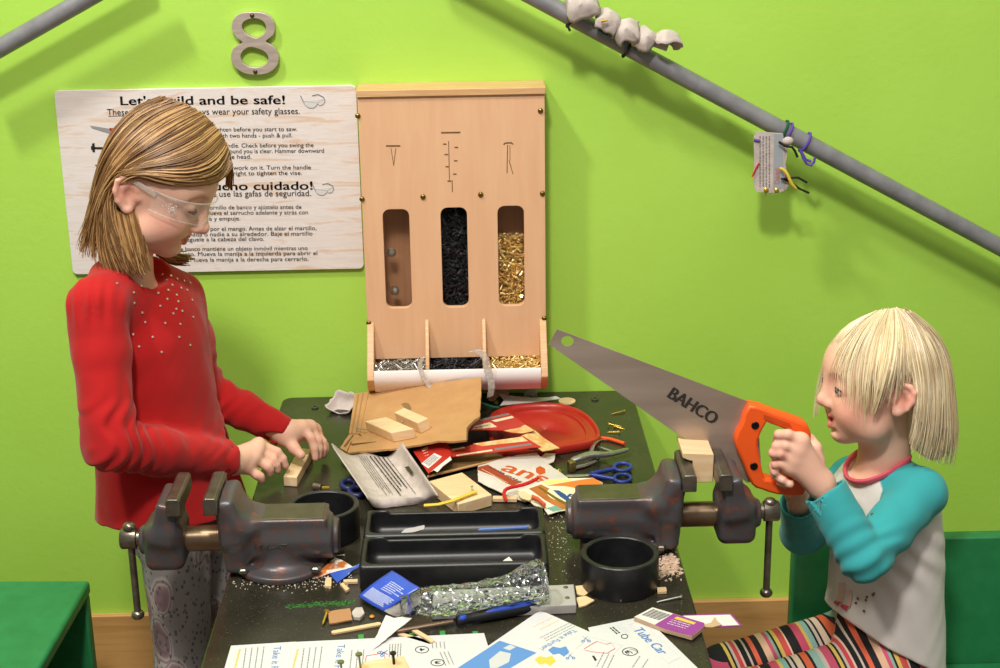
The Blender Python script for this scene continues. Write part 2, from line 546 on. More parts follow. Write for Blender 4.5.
# ---------------------------------------------------------------- safety sign
def sign():
    Y = -.008
    t = thing('safety_sign', 'large whitewashed wood grain sign with black safety rules in English and Spanish', 'sign', W(210, 272, 0))
    n = NT('whitewashed_print'); v = n.coord((3, 1, 26), (0, math.radians(2), 0)); f = n.noise(v, 3.4, 5, .62, .6)
    g = n.noise(n.coord((1, 1, 1)), 5.0, 3)
    c = n.ramp(f, [(.40, (226,216,210)), (.52, (232,226,224)), (.64, (222,196,176))])
    n.base(n.mix(n.ramp(g, [(.5, (0,0,0)), (.72, (120,120,120))]), c, (222,196,176))); n.rough(.5)
    P = [W(*q, Y) for q in ((54.5, 91), (357, 85), (363, 270), (72, 273.5))]
    cx = (P[0].x+P[3].x)/2
    x0, x1 = (P[0].x+P[3].x)/2, (P[1].x+P[2].x)/2; z1 = (P[0].z+P[1].z)/2; z0 = (P[2].z+P[3].z)/2
    obj('board', MB().prism(rrect(x0, z0, x1, z1, .008), 0, .007, M=face_at(-.0005)), n.m, t, bevel=.0006)
    M_ink = mat('black_ink', (26,24,24), .6); M_blank = mat('light_print', (214,212,212), .5); M_redp = mat('red_print', (196,66,40), .5); M_greyp = mat('grey_print', (150,150,150), .5)
    FY = -.0081
    def line(mb, s, rx, base, cap, lx=None, bold=0.0):
        R = W(rx, base, FY); k = ppm(R)
        w = None if lx is None else (rx-lx)/k
        me = text_mesh(s, cap/k, w, 0, 'RIGHT')
        for e in range(1+int(bold > 0)+2*int(bold > .01)): mb.mesh(me, 0, Matrix.Translation((R.x+(e-1)*bold*cap/k*1.1, FY, R.z+(e % 2)*bold*cap/k*.5)) @ Matrix.Rotation(math.radians(.7), 4, 'Y') @ FACE)
    hd = MB()
    line(hd, "Let's build and be safe!", 284.7, 104, 8.8, 121.5, .022)
    obj('heading', hd, M_ink, t, smooth=0); hd = MB()
    line(hd, "\u00a1Mucho cuidado!", 312.4, 189.5, 8.4, 196, .022)
    obj('heading', hd, M_ink, t, smooth=0)
    b = MB()
    line(b, "These are real tools! Always wear your safety glasses.", 299.8, 114, 6.4, 108.3, .004)
    line(b, "Siempre use las gafas de seguridad.", 311, 196, 6.2, 188, .004)
    a0, a1 = W(108.3, 116.2, FY), W(130, 115.8, FY); b.box((a0+a1)/2, (a1.x-a0.x, .0001, .0007))
    for s, rx, ba in (("SAW: Put wood in the vise and tighten before you start to saw.", 297.3, 131), ("Move the saw forward and back with two hands - push & pull.", 292.5, 137.2),
        ("HAMMER: Hold it firmly by the handle. Check before you swing the", 313.6, 147), ("hammer to make sure the area around you is clear. Hammer downward", 324, 152.6), ("and hit the nail on the head.", 251.4, 158.6),
        ("VISE: The vise holds things still while you work on it. Turn the handle", 311, 169.2), ("left to open it and turn the handle right to tighten the vise.", 302, 174.8),
        ("SERRUCHO: Ponga la madera en el tornillo de banco y aj\u00fastelo antes de", 301.5, 208.8), ("comenzar a serruchar. Mueva el serrucho adelante y atr\u00e1s con", 308, 214.2), ("las dos manos, jale y empuje.", 240.3, 220.4),
        ("MARTILLO: Agarre el martillo firmemente por el mango. Antes de alzar el martillo,", 316.5, 230), ("fijese que no hay nada o nadie a su alrededor. Baje el martillo", 312.5, 235.4), ("con fuerza y p\u00e9guele a la cabeza del clavo.", 264.2, 240.8),
        ("TORNILLO: El tornillo de banco mantiene un objeto inm\u00f3vil mientras uno", 307.6, 250), ("trabaja en ese objeto. Mueva la manija a la izquierda para abrir el", 317.4, 255), ("tornillo de banco. Mueva la manija a la derecha para cerrarlo.", 308.4, 260.8)):
        n_ = len(s); line(b, s, rx, ba, 4.3, rx-n_*2.72, .006)
    obj('lettering', b, M_ink, t, smooth=0)
    # printed pictures: two pairs of glasses, saw, hammer, vise
    def loopline(mb, pts, r=.00045, mi=0):
        Q = [W(x, y, FY) for x, y in pts]; mb.tube(Q, r, 5, mi)
    for (ox, oy, k, nm) in ((0, 0, 1, 0), (12, 89, .87, 1)):
        g = MB()
        q = lambda x, y: (300+(x-300)*k+ox, 94+(y-94)*k+oy)
        A = [q(x, y) for x, y in ((303.3,101.5),(305.5,105.5),(309,107.8),(313,108),(316.5,105.5),(317.5,103.5),(319.5,105.5),(323,104.5),(325,101),(324.5,98.5))]
        g.prism([(W(x, y, FY).x, W(x, y, FY).z) for x, y in A], 0, .0002, 1, face_at(FY))
        loopline(g, A); loopline(g, [q(300.5,95.5), q(302,99), q(304,102.5)], .0008); loopline(g, [q(325,101), q(323.5,97), q(318,94.2), q(312,95.5)], .0007)
        loopline(g, [A[0], q(310,101.8), q(317,103), q(324.5,99)], .0004)
        obj('glasses_picture', g, [M_greyp, M_blank], t, smooth=0)
    g = MB(); pl = lambda P, mi: g.prism([(W(x, y, FY).x, W(x, y, FY).z) for x, y in P], 0, .0002, mi, face_at(FY))
    pl([(90,125.5),(111,129),(110,133.5),(92,128)], 0); pl([(109,128),(118,128),(118,138),(112,134)], 1); obj('saw_picture', g, [M_greyp, M_redp], t, smooth=0)
    g = MB(); pl([(92,143.5),(94.5,143),(95,152),(92.5,152)], 0); pl([(94,147),(125,147.5),(125,149.5),(94,149)], 0); pl([(91,146),(92.5,146),(92.5,149.5),(91,149.5)], 0); obj('hammer_picture', g, M_ink, t, smooth=0)
    g = MB(); pl([(100,161),(104,160),(112,163),(112,172),(104,169),(101,166)], 0); pl([(95,165),(96,164.5),(100,168.5),(99,169)], 1); obj('vise_picture', g, [M_redp, M_ink], t, smooth=0)
sign()

# ---------------------------------------------------------------- nail dispenser
def dispenser():
    M_ply = NT('birch_plywood'); v = M_ply.coord((9, 9, 1)); f = M_ply.noise(v, 5.5, 6, .6, .5); g = M_ply.noise(M_ply.coord(), 4, 3)
    c = M_ply.ramp(f, [(.3, (226,178,138)), (.7, (234,190,150))]); M_ply.base(M_ply.mix(M_ply.ramp(g, [(.4, (0,0,0)), (.75, (110,110,110))]), c, (214,160,118))); M_ply.rough(.4)
    M_ply = M_ply.m
    M_edge = wood_mat('plywood_edge', (236,202,152), (206,160,112), (228,190,140), 'x', 8, k=40)
    M_groove = mat('burnt_groove', (120,84,44), .7, c2=(92,66,34), scale=300)
    FYd, TYd = -.062, -.118
    def fp(x, y, Y=FYd): p = W(x, y, Y); return (p.x, p.z)
    t = thing('nail_dispenser', 'tall plywood nail dispenser with three slots mounted on the wall behind the bench', 'dispenser', W(455, 388, -.06))
    tl, tr, bl, br = fp(355.5,100), fp(543.5,92), fp(371,362), fp(547,356)
    x0, x1 = (tl[0]+bl[0])/2, (tr[0]+br[0])/2; z1 = (tl[1]+tr[1])/2; zs = fp(457,357.5)[1]
    zb = fp(457, 398, TYd)[1]
    slots = []
    cxs = []
    for a, b, y0, y1 in ((383.6,411.3,209,308.5), (441.8,467.8,207.3,307.5), (498,524.6,205.6,306)):
        p, q = fp(a, y1), fp(b, y0); xm = (fp(a, (y0+y1)/2)[0]+fp(b, (y0+y1)/2)[0])/2; cxs.append(xm)
        slots.append(rrect(xm-.0205, p[1], xm+.0205, q[1], .011))
    me = curve_mesh([[(x0, zs), (x1, zs), (x1, z1), (x0, z1)]]+slots, .005, .0006, face_at(FYd+.0058))
    obj('front_panel', me, M_ply, t)
    # grooves burnt into the front
    def gl(g, pts, r=.0011): g.tube([Vector((fp(*p)[0], FYd-.0002, fp(*p)[1])) for p in pts], [(r, .0004)]*len(pts), 6, flat=(0,0,1) if abs(pts[0][0]-pts[-1][0]) > abs(pts[0][1]-pts[-1][1]) else (1,0,0))
    G1 = [([(386,145.8),(400.3,145.8)], .0011), ([(391,148),(393.6,165.4)], .0004), ([(395.8,148),(393.6,165.4)], .0004)]
    G2 = [([(441,132.6),(460.3,132.3)], .0011), ([(448.6,141),(449.4,180)], .0005), ([(452,180),(452.4,192)], .0006)]+[([(x-2,y),(x+1.5,y)], .0009) for (x, y) in ((445,144),(456.6,147.3),(446.5,154.4),(456,160.7),(447.5,166.6),(455,174),(449.5,181))]
    G3 = [([(503.6,144.5),(505,143),(511,142.6),(513,144)], .001), ([(507.5,145),(507,173)], .0006), ([(509,160),(513,174)], .0005), ([(509.8,145),(510,160)], .0004)]
    for nm, G in (('tack_engraving', G1), ('screw_engraving', G2), ('nail_engraving', G3)):
        g = MB()
        for pts, r in G: gl(g, pts, r)
        obj(nm, g, M_groove, t)
    # carcass
    zt = z1+.0005
    th = .011
    obj('top_board', MB().box(((x0+x1)/2, (FYd-.004)/2, zt+th/2), (x1-x0+.004, -FYd+.004, th)), M_edge, t, bevel=.0012)
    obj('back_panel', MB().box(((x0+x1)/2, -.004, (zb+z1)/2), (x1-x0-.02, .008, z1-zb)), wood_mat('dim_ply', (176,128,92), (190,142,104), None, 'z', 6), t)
    zw = fp(457, 326)[1]
    side = [(0, zb+.03), (-.03, zb+.004), (-.06, zb), (-.09, zb+.003), (-.108, zb+.014), (TYd, zb+.032), (TYd+.006, zb+.045), (-.085, (zw+zs)/2+.004), (FYd-.004, zw+.006), (FYd+.0065, zw+.012), (FYd+.0065, z1), (0, z1)]
    MX = Matrix(((0,0,1,0),(1,0,0,0),(0,1,0,0),(0,0,0,1)))       # profile (y,z) -> world, extruded along x
    for x in (x0-.0005, x1-.0105): obj('side_panel', MB().prism(side, x, x+.011, M=MX), M_edge, t, bevel=.001)
    wing = [(FYd, zw+.012), (FYd-.005, zw+.006), (-.085, (zw+zs)/2+.004), (TYd+.010, zb+.045), (TYd+.008, zb+.03), (FYd, zb+.028)]
    for px in (427.5, 484.5):
        xm = fp(px, 355, -.085)[0]; obj('divider', MB().prism(wing, xm-.003, xm+.003, M=MX), M_edge, t, bevel=.0008)
        xm = (cxs[0]+cxs[1])/2 if px < 450 else (cxs[1]+cxs[2])/2
        obj('divider', MB().box((xm, FYd/2, (zs+z1)/2), (.008, -FYd-.02, z1-zs)), M_edge, t)
    # white trough: half pipe along the bottom
    zl = fp(457, 370.5, TYd)[1]; R_ = .05
    arc = [(-.07+.045*math.cos(a), zb+.0365+.0345*math.sin(a)) for a in [math.radians(180+9*i) for i in range(0, 17)]]
    P = [(TYd+.0045, zl), (TYd+.001, zl-.006), (TYd+.0005, zl-.014), (TYd+.003, zl-.022), (TYd+.009, zl-.029), (TYd+.018, zb+.006), (-.06, zb+.003), (-.02, zb+.01), (-.012, zl)]
    inner = [(y+.002 if y < -.05 else y-.002, z+.003 if z < zl else z) for y, z in P]
    obj('trough', MB().prism(P+inner[::-1], x0+.0105, x1-.0105, M=MX), mat('white_plastic', (236,228,226), .35), t, bevel=.0006)
    M_br = mat('antique_brass', (150,128,62), .3, .85, c2=(112,92,42), scale=200)
    for x, y in ((357.8,115.8),(540.5,110.7),(362,199),(423,196.7),(480.7,194.4),(542.5,193.4),(368.8,323),(544.3,318.3)):
        p = fp(x, y); obj('screw', MB().lathe([(.0042,0),(.0042,.0008),(.003,.0022),(.0012,.0027),(.0012,.0018),(.00001,.0018)], 14, M=Matrix.Translation((p[0], FYd-.0004, p[1])) @ FACE), M_br, t)
    # acrylic behind the slots
    obj('window_pane', MB().box(((x0+x1)/2, FYd+.0135, (zs+z1)/2-.02), (x1-x0-.03, .002, z1-zs-.08)), GLASS, t, smooth=0)
    for k, (px, py) in enumerate(((391.4,253.4),(394.7,291.8))):
        p = W(px, py, FYd+.016); obj('ball', MB().sphere((p.x, FYd+.022, p.z), .0072, 18), mat('grey_ball', (128,120,106), .3, .1), t)
    # fastener heaps
    def heap(name, xa, xb, ya, yb, za, zb_, n, M_, L, r, head, seed, label, group):
        rr = random.Random(seed); m = MB()
        for i in range(n):
            c = Vector((rr.uniform(xa, xb), rr.uniform(ya, yb), rr.uniform(za, zb_)))
            d = Vector((rr.uniform(-1,1), rr.uniform(-.5,.5), rr.uniform(-.8,.8))).normalized()*L*rr.uniform(.7,1)/2
            a, b = c-d, c+d
            for q in (a, b):
                q.x = min(max(q.x, xa), xb); q.y = min(max(q.y, ya), yb); q.z = min(max(q.z, za), zb_)
            if (b-a).length < .003: continue
            m.tube([a, b], r, 5)
            e = (b-a).normalized(); m.tube([b, b+e*.0008], head, 8)
        o = obj(name, m, M_, t, smooth=40); o['label'] = label; o['kind'] = 'stuff'
        return o
    M_s = mat('silver_nails', (190,188,180), .3, .85); M_g = mat('gold_nails', (240,204,110), .25, .7, c2=(252,232,176), scale=150); M_k = mat('black_screws', (34,34,38), .4, .3)
    zz = fp(457, 366, TYd+.02)[1]
    xs = [x0+.012, fp(427,355,-.09)[0]-.003, fp(427,355,-.09)[0]+.004, fp(484,355,-.09)[0]-.003, fp(484,355,-.09)[0]+.004, x1-.012]
    heap('nails', xs[0], xs[1], -.107, -.03, zl-.014, zl+.0015, 260, M_s, .026, .0008, .0022, 1, 'heap of silver nails in the left tray', None)
    heap('screws', xs[2], xs[3], -.107, -.03, zl-.014, zl+.001, 240, M_k, .026, .0014, .003, 2, 'heap of black screws in the middle tray', None)
    heap('nails', xs[4], xs[5], -.107, -.03, zl-.014, zl+.003, 280, M_g, .024, .0009, .0026, 3, 'heap of gold nails in the right tray', None)
    heap('nails', cxs[2]-.022, cxs[2]+.022, FYd+.0155, FYd+.03, fp(511,307)[1]-.01, fp(511,238)[1], 430, M_g, .024, .0009, .0026, 4, 'gold nails behind the right slot', None)
    heap('screws', cxs[1]-.022, cxs[1]+.022, FYd+.0155, FYd+.03, fp(455,308)[1]-.01, fp(455,206)[1], 520, M_k, .028, .0014, .003, 5, 'black screws behind the middle slot', None)
    obj('screw_backing', MB().box((cxs[1], FYd+.034, (fp(455,308)[1]+fp(455,206)[1])/2), (.05, .006, .17)), M_k, t, smooth=0)
    obj('nail_backing', MB().box((cxs[2], FYd+.034, (fp(511,307)[1]+fp(511,240)[1])/2), (.05, .006, .11)), M_g, t, smooth=0)
    return zl, xs
def glass_mat(name, rough=.02, ior=1.3, col=(255,255,255), trans=1.0, alpha=1.0):
    t = NT(name); t.base(col); t.rough(rough); t.set(**{'Transmission Weight': trans, 'IOR': ior, 'Alpha': alpha}); return t.m
GLASS = glass_mat('clear_acrylic', .02, 1.12, alpha=.35)
dispenser()
# ================================================================ vises, saw, cups, tray
def iron_mat():
    t = NT('rust_speckled_iron'); v = t.coord()
    f = t.noise(v, 70, 6, .7, .3); c = t.ramp(f, [(.44, (84,84,88)), (.58, (96,78,74)), (.70, (146,80,58))])
    g = t.noise(v, 12, 3); c2 = t.mix(t.ramp(g, [(.45, (0,0,0)), (.65, (150,150,150))]), c, (78,80,86))
    t.base(c2); t.rough(.34); t.set(Metallic=.3); t.bump(t.noise(v, 260, 4), .18, .001); return t.m
M_iron = iron_mat()
M_steel = mat('worn_steel', (150,144,132), .3, .85, c2=(116,108,96), scale=60, bump=.1)
M_bronze = mat('oily_slide_steel', (112,90,70), .28, .8, c2=(140,120,96), scale=40, stretch=(.4,1,1))
M_jaw = mat('jaw_steel', (96,92,84), .34, .75, c2=(122,116,104), scale=50, bump=.08)
M_olive = mat('oily_anvil_face', (84,80,58), .4, .5, c2=(100,94,70), scale=40)
def lx(fr, *p): return fr @ Vector(p)
def vise(label, ox, oy, d, scale=1.0):
    t = thing('bench_vise', label, 'vise', (ox, oy, H), 'bench vises on the workbench')
    M = Matrix.Translation((ox, oy, H)) @ Matrix.Diagonal((1, 1, 1, 1))
    if d < 0: M = M @ Matrix.Rotation(PI, 4, 'Z')
    def xf(me): me.transform(M); return me
    az = .042
    fixed = [('+', s_cyl((-.072,0,az), (.062,0,az), .029, .004), 0), ('+', s_box((-.02,0,.060), (.046,.026,.016), .003), .006),
        ('+', s_box((.05,0,.040), (.014,.034,.034), .008), .012),
        ('+', s_box((.055,0,.076), (.013,.036,.03), .006, R=np.array(Matrix.Rotation(math.radians(10), 3, 'Y'))), .014),
        ('+', s_cap((.03,0,.066), (.058,0,.096), .012, .010, flat=((0,1,0), 2.6)), .014),
        ('+', s_cyl((-.005,0,.003), (-.005,0,.03), .040, .003, .026), .012), ('+', s_cyl((-.005,0,.0), (-.005,0,.010), .056, .003), .008),
        ('+', s_cyl((-.079,0,az), (-.07,0,az), .022, .002), .003),
        ('-', s_box((.075,0,.106), (.010,.05,.014), .001), 0)]
    obj('body', xf(sdf_mesh('body', fixed, (-.09,-.07,-.004), (.09,.07,.13), .0016)), M_iron, t, smooth=180)
    obj('anvil_face', xf_mb(MB().box((-.02,0,.0762), (.084,.046,.0016)), M), M_olive, t, bevel=.0007)
    mov = [('+', s_box((.139,0,az-.002), (.025,.031,.031), .012), 0), ('+', s_box((.134,0,.076), (.014,.036,.028), .006, R=np.array(Matrix.Rotation(math.radians(-12), 3, 'Y'))), .016),
        ('+', s_cyl((.15,0,az), (.172,0,az), .018, .003), .008), ('-', s_box((.118,0,.106), (.010,.05,.014), .001), 0)]
    obj('moving_jaw', xf(sdf_mesh('moving_jaw', mov, (.09,-.06,.0), (.18,.06,.13), .0016)), M_iron, t, smooth=180)
    for x, s in ((.074, 1), (.1195, -1)):
        P = [(x-.0095, .104), (x+.0095, .104), (x+.0095, .122), (x-.004*s-.004, .124), (x-.0095, .121)]
        MXZ = M @ FACE
        obj('jaw_plate', MB().prism([(x-.009,.092),(x+.009,.092),(x+.009,.112),(x+.006,.115),(x-.006,.115),(x-.009,.112)], -.043, .043, M=MXZ), M_jaw, t, bevel=.0012)
    obj('slide_bar', xf_mb(MB().tube([(.055,0,az), (.125,0,az)], .0165, 24), M), M_bronze, t)
    obj('spindle_knob', xf_mb(MB().tube([(.168,0,az+.002), (.176,0,az+.002), (.177,0,az+.002), (.195,0,az+.002), (.197,0,az+.002)], [.010,.010,.0135,.0135,.012], 20), M), M_steel, t)
    hz0, hz1 = (-.074, .056) if d > 0 else (-.064, .060)
    hx = .185
    hd = obj('handle', xf_mb(MB().tube([(hx,0,hz0), (hx,0,hz1)], .0046, 14), M), M_steel, t)
    for z in (hz0, hz1): obj('handle_ball', xf_mb(MB().sphere((hx,0,z), .0085, 16, sc=(1,1,.8)), M), M_steel, hd)
    # marks and bolts on the side that faces the bench
    s = -1 if d > 0 else 1
    F2 = M @ Matrix.Translation((0, s*-.0296 if d < 0 else -.0296, 0))
    for a in ((-.05), (.04)):
        obj('base_bolt', xf_mb(MB().lathe([(.0068,.0102),(.0068,.0145),(.005,.016),(.00001,.016)], 6, M=Matrix.Translation((a, -.034 if d > 0 else .034, 0))), M), M_steel, t)
    return t, M
def xf_mb(mb, M):
    mb.v = [tuple(M @ Vector(p)) for p in mb.v]; return mb
_l = (un(216,501,'Z',H+.124)+un(220,474,'Z',H+.124))/2
_rr = (un(684,477,'Z',H+.124)+un(690,455,'Z',H+.124))/2
vl, ML = vise('cast iron bench vise with empty jaws on the left edge of the workbench', -.226, -.618, -1)
vr, MR = vise('cast iron bench vise gripping a wood block on the right edge of the workbench', .222, -.580, 1)
print('VISEY', _l, _rr)
# cast number on the left vise
def cast_text():
    P = W(271, 550, -.648); k = ppm(P)
    me = text_mesh('166-47', .0075, 32/k, .01, 'CENTER')
    m = MB().mesh(me, 0, Matrix.Translation((P.x, P.y+.0012, P.z)) @ Matrix.Rotation(math.radians(8), 4, 'X') @ FACE)
    c = P+Vector((0, .0014, .0035))
    o = obj('cast_number', m, M_steel, vl, smooth=0, solid=.001)
cast_text()

# ---------------------------------------------------------------- wood block in the right vise and the saw
M_pine = wood_mat('pine', (242,214,174), (232,196,150), (246,222,186), 'x', 5, k=10)
SAWY = -.533
def block_in_vise():
    x0, x1 = .222+.0833, .222+.1102
    z0, z1 = H+.086, H+.128
    m = MB()
    prof = [(x0,z0+.006),(x0+.004,z0),(x1,z0),(x1,z1),(x0,z1)]
    o = obj('wood_block', MB().prism([(x0,z0+.004),(x0+.005,z0),(x1,z0),(x1,z1-.003),(x0-.013,z1),(x0-.013,z1-.007),(x0-.006,z1-.0105),(x0,z1-.012)], .520, .580, M=FACE), M_pine, bevel=.001)
    tag(o, 'pale pine block clamped in the vise under the saw blade', 'wood block')
block_in_vise()
def saw():
    Y = SAWY
    def q(x, y): p = W(x, y, Y); return (p.x, p.z)
    t = thing('hand_saw', 'steel hand saw with an orange plastic handle held by the blond child', 'saw', W(749, 470, Y))
    M_blade = mat('ground_saw_steel', (190,172,158), .36, .55, c2=(166,148,134), scale=8, stretch=(.3,1,3))
    top, bot = [(557,328.5),(749,403)], [(747,482),(549,344)]
    a, b = Vector(q(*bot[0])), Vector(q(*bot[1])); n = 110; teeth = []
    pn = Vector((b.y-a.y, -(b.x-a.x))).normalized()
    if pn.y > 0: pn = -pn
    for i in range(n):
        p = a.lerp(b, i/n); teeth += [tuple(p+pn*.0011), tuple(p-pn*.0009)]
    P = [q(557,329), q(757,405), q(762,480)]+teeth+[q(548.6,344.5)]
    hole = [q(567.3+6.3*math.cos(u*PI/8), 341+5.2*math.sin(u*PI/8)) for u in range(16)]
    obj('blade', curve_mesh([P, hole], .0006, 0, face_at(Y)), M_blade, t, smooth=0)
    out = [(747.5,402.2),(770,408.5),(800,419),(806,423),(809,429),(809.3,440),(806.5,470),(803.5,489),(797,492.5),(776,491.5),(760,486.5),(750.5,481.5),(741,459),(733,437),(740,421)]
    inn = [(764.5,420.8),(768,420.6),(786,427.5),(792,432),(793.5,438),(790,468),(786,477.5),(780,479),(766.5,475.5),(762.5,473.5),(757.5,450),(756.8,437)]
    mh = curve_mesh([[q(*p) for p in sm_closed(out, 2)], [q(*p) for p in sm_closed(inn, 2)]], .0085, .0035, face_at(Y))
    obj('handle', mh, mat('orange_plastic', (250,96,30), .42, bump=.05, scale=500), t, smooth=50)
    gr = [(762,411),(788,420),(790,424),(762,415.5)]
    obj('recess_shade', MB().prism([q(*p) for p in gr], .0122, .0126, M=face_at(Y)), mat('orange_plastic_shaded', (206,74,20), .5), t, smooth=0)  # flat strip in darker orange, painting the shade of a recess
    for x, y in ((753.6,422),(752.3,462.5)):
        p = q(x, y); obj('screw', MB().lathe([(.0052,0),(.0052,.0012),(.0046,.0018),(.0022,.0018),(.0018,.0008),(.00001,.0008)], 16, M=Matrix.Translation((p[0], Y-.0117, p[1])) @ FACE), mat('black_screw', (26,26,28), .35, .5), t)
    a = q(666.5, 396.5); b = q(712, 424)
    ang = math.atan2(b[1]-a[1], b[0]-a[0])
    me = MB(); L = math.hypot(b[0]-a[0], b[1]-a[1])
    for dx in (0, .0007, .0014, .0021): me.mesh(text_mesh('BAHCO', .0165, L*1.0), 0, Matrix.Translation((a[0], Y-.0009, a[1])) @ FACE @ Matrix.Rotation(ang, 4, 'Z') @ Matrix.Translation((dx, 0, dx*.05)))
    obj('lettering', me, mat('black_etch', (44,42,42), .5), t, smooth=0)
def sm_closed(P, n=3):
    k = len(P); out = []
    for i in range(k):
        p0, p1, p2, p3 = [Vector(P[(i+j-1) % k]).to_2d() for j in range(4)]
        for s in range(n):
            u = s/n; out.append(tuple(.5*((2*p1)+(p2-p0)*u+(2*p0-5*p1+4*p2-p3)*u*u+(3*p1-p0-3*p2+p3)*u**3)))
    return out
saw()

# ---------------------------------------------------------------- black cups and double tray
M_blk = mat('black_plastic', (24,24,26), .38, c2=(34,34,36), scale=60, bump=.06)
def cup(px0, px1, ytop, ybot, hgt, label):
    c = TP((px0+px1)/2, ybot, 0)
    P = TP((px0+px1)/2, ytop, hgt); r = (px1-px0)/2/ppm(P)
    ctr = Vector((P.x, P.y, H))
    prof = [(r*.97, 0), (r, .003), (r, hgt-.001), (r-.001, hgt), (r-.006, hgt), (r-.007, hgt-.001), (r-.007, .004), (.00001, .004)]
    o = obj('plastic_cup', MB().lathe([(.00001,0)]+prof, 40, M=Matrix.Translation(ctr)), M_blk, origin=ctr); tag(o, label, 'cup', 'round black cups on the workbench')
    return ctr, r
CUPL = cup(288, 359, 504, 540, .045, 'round black plastic cup behind the left vise beside the double tray')
CUPR = cup(581, 659, 552, 596, .045, 'round black plastic cup in front of the right vise')
def tray():
    zt = .036
    A, B, C = Vector(TP(367, 511, zt)), Vector(TP(540, 503.5, zt)), Vector(TP(551, 556, zt)); D = Vector(TP(357, 568, zt))
    x0, x1 = (A.x+D.x)/2, (B.x+C.x)/2; y1 = (A.y+B.y)/2; y0 = (C.y+D.y)/2-.006
    ym = (TP(366, 536, zt).y+TP(548, 531, zt).y)/2
    t = thing('storage_tray', 'black plastic tray with two long compartments in the middle of the workbench', 'tray', ((x0+x1)/2, (y0+y1)/2, H))
    def boxsdf(x0, x1, y0, y1, z0, z1, r): return s_box(((x0+x1)/2, (y0+y1)/2, (z0+z1)/2), ((x1-x0)/2, (y1-y0)/2, (z1-z0)/2), r)
    for a, b, nm in ((ym+.0005, y1, 'rear_bin'), (y0, ym-.0005, 'front_bin')):
        w = .008
        pr = [('+', boxsdf(x0, x1, a, b, H+.0005, H+zt, .005), 0), ('-', boxsdf(x0+w, x1-w, a+w, b-w*.7, H+.006, H+zt+.05, .012), .003), ('-', boxsdf(x0+.03, x1-.03, b-.012, b+.01, H+zt-.004, H+zt+.05, .003), .003)]
        obj('compartment', sdf_mesh(nm, pr, (x0-.005, a-.005, H-.004), (x1+.005, b+.005, H+zt+.006), .0018), M_blk, t, smooth=180)
    return x0, x1, y0, ym, y1, zt
TRAY = tray()
# ================================================================ scraps and tools on the bench
class PL:
    """a plane through three photographed points (px, py, height above the bench)"""
    def __init__(s, a, b, c):
        s.A, s.B, s.C = TP(*a), TP(*b), TP(*c)
        x = (s.B-s.A).normalized(); n = x.cross(s.C-s.A).normalized()
        if n.z < 0: n = -n
        s.n = n; y = n.cross(x); s.M = Matrix.Identity(4)
        for i, v in enumerate((x, y, n)): s.M[0][i], s.M[1][i], s.M[2][i] = v
        s.M[0][3], s.M[1][3], s.M[2][3] = s.A
        s.I = s.M.inverted()
    def q(s, px, py, up=0.0):
        d = Vector(FWD+RGT*(px-500)/F_PX-UPV*(py-334)/F_PX); o = Vector(CAM); A = s.A+s.n*up
        p = s.I @ (o+d*((A-o).dot(s.n)/d.dot(s.n))); return (p.x, p.y)
    def pts(s, P, up=0.0): return [s.q(*p, up) for p in P]
    def slab(s, mb, P, z0, z1, mi=0, rough=0, seed=1, up=None):
        Q = s.pts(P, z1 if up is None else up)
        if rough: Q = rough_poly(Q, .005, rough, seed)
        return mb.prism(Q, z0, z1, mi, s.M)
    def text(s, mb, st, a, b, cap, mi=0, up=.001, bold=0, fit=True):
        A, B = Vector(s.q(*a, up)), Vector(s.q(*b, up)); d = B-A; ang = math.atan2(d.y, d.x)
        me = text_mesh(st, cap, d.length if fit else None)
        for k in range(1+2*int(bold > 0)):
            mb.mesh(me, mi, s.M @ Matrix.Translation((A.x, A.y, up)) @ Matrix.Rotation(ang, 4, 'Z') @ Matrix.Translation(((k-1)*bold*(bold > 0), (k % 2)*bold*.5, k*.00002)))
    def rows(s, mb, a, b, w, n, t, mi, seed=0, up=.001):
        """lines of small print: each row from a towards b, n rows spread by vector w (pixels)"""
        rr = random.Random(seed)
        for i in range(n):
            f = i/max(n-1, 1); x = 0.0
            A = Vector(s.q(a[0]+w[0]*f, a[1]+w[1]*f, up)); B = Vector(s.q(b[0]+w[0]*f, b[1]+w[1]*f, up))
            L = (B-A).length; d = (B-A)/L; nn = Vector((-d.y, d.x)); end = L*rr.uniform(.75, 1)
            while x < end:
                k = rr.uniform(.0018, .0055)
                p, e = A+d*x, A+d*min(x+k, end)
                mb.add([s.M @ Vector((v.x, v.y, up)) for v in (p-nn*t/2, e-nn*t/2, e+nn*t/2, p+nn*t/2)], [(0,1,2,3)], mi)
                x += k+rr.uniform(.0007, .0014)
def one(name, mb, mats, label, cat, group=None, **k):
    o = obj(name, mb, mats, **k); tag(o, label, cat, group); return o
M_card = mat('corrugated_cardboard', (196,150,98), .8, c2=(186,140,90), scale=30, bump=.15, bscale=300)
M_cardedge = mat('torn_cardboard_edge', (120,90,54), .9, c2=(90,68,40), scale=300)
M_pulp = mat('grey_egg_carton_pulp', (204,192,186), .85, c2=(186,174,168), scale=60, bump=.3, bscale=160)
M_white = mat('white_paper', (222,218,214), .6); M_black = mat('matte_black', (20,19,18), .6); M_redcard = mat('red_printed_card', (190,48,34), .42, c2=(180,42,30), scale=20)
M_cream = mat('cream_print', (236,214,176), .5); M_brownin = mat('card_inside', (122,92,54), .75, c2=(104,78,44), scale=20); M_blueink = mat('blue_print', (70,120,190), .5)
M_food = mat('food_photo_print', (214,150,84), .42, c2=(236,206,150), scale=70); M_greyink = mat('grey_small_print', (120,116,116), .6); M_gold = mat('brass_plated', (216,182,80), .3, .75); M_silver = mat('bright_steel', (196,194,190), .28, .8)
M_orange = mat('orange_print', (240,124,52), .4); M_rust = mat('rust_print', (160,66,38), .5)

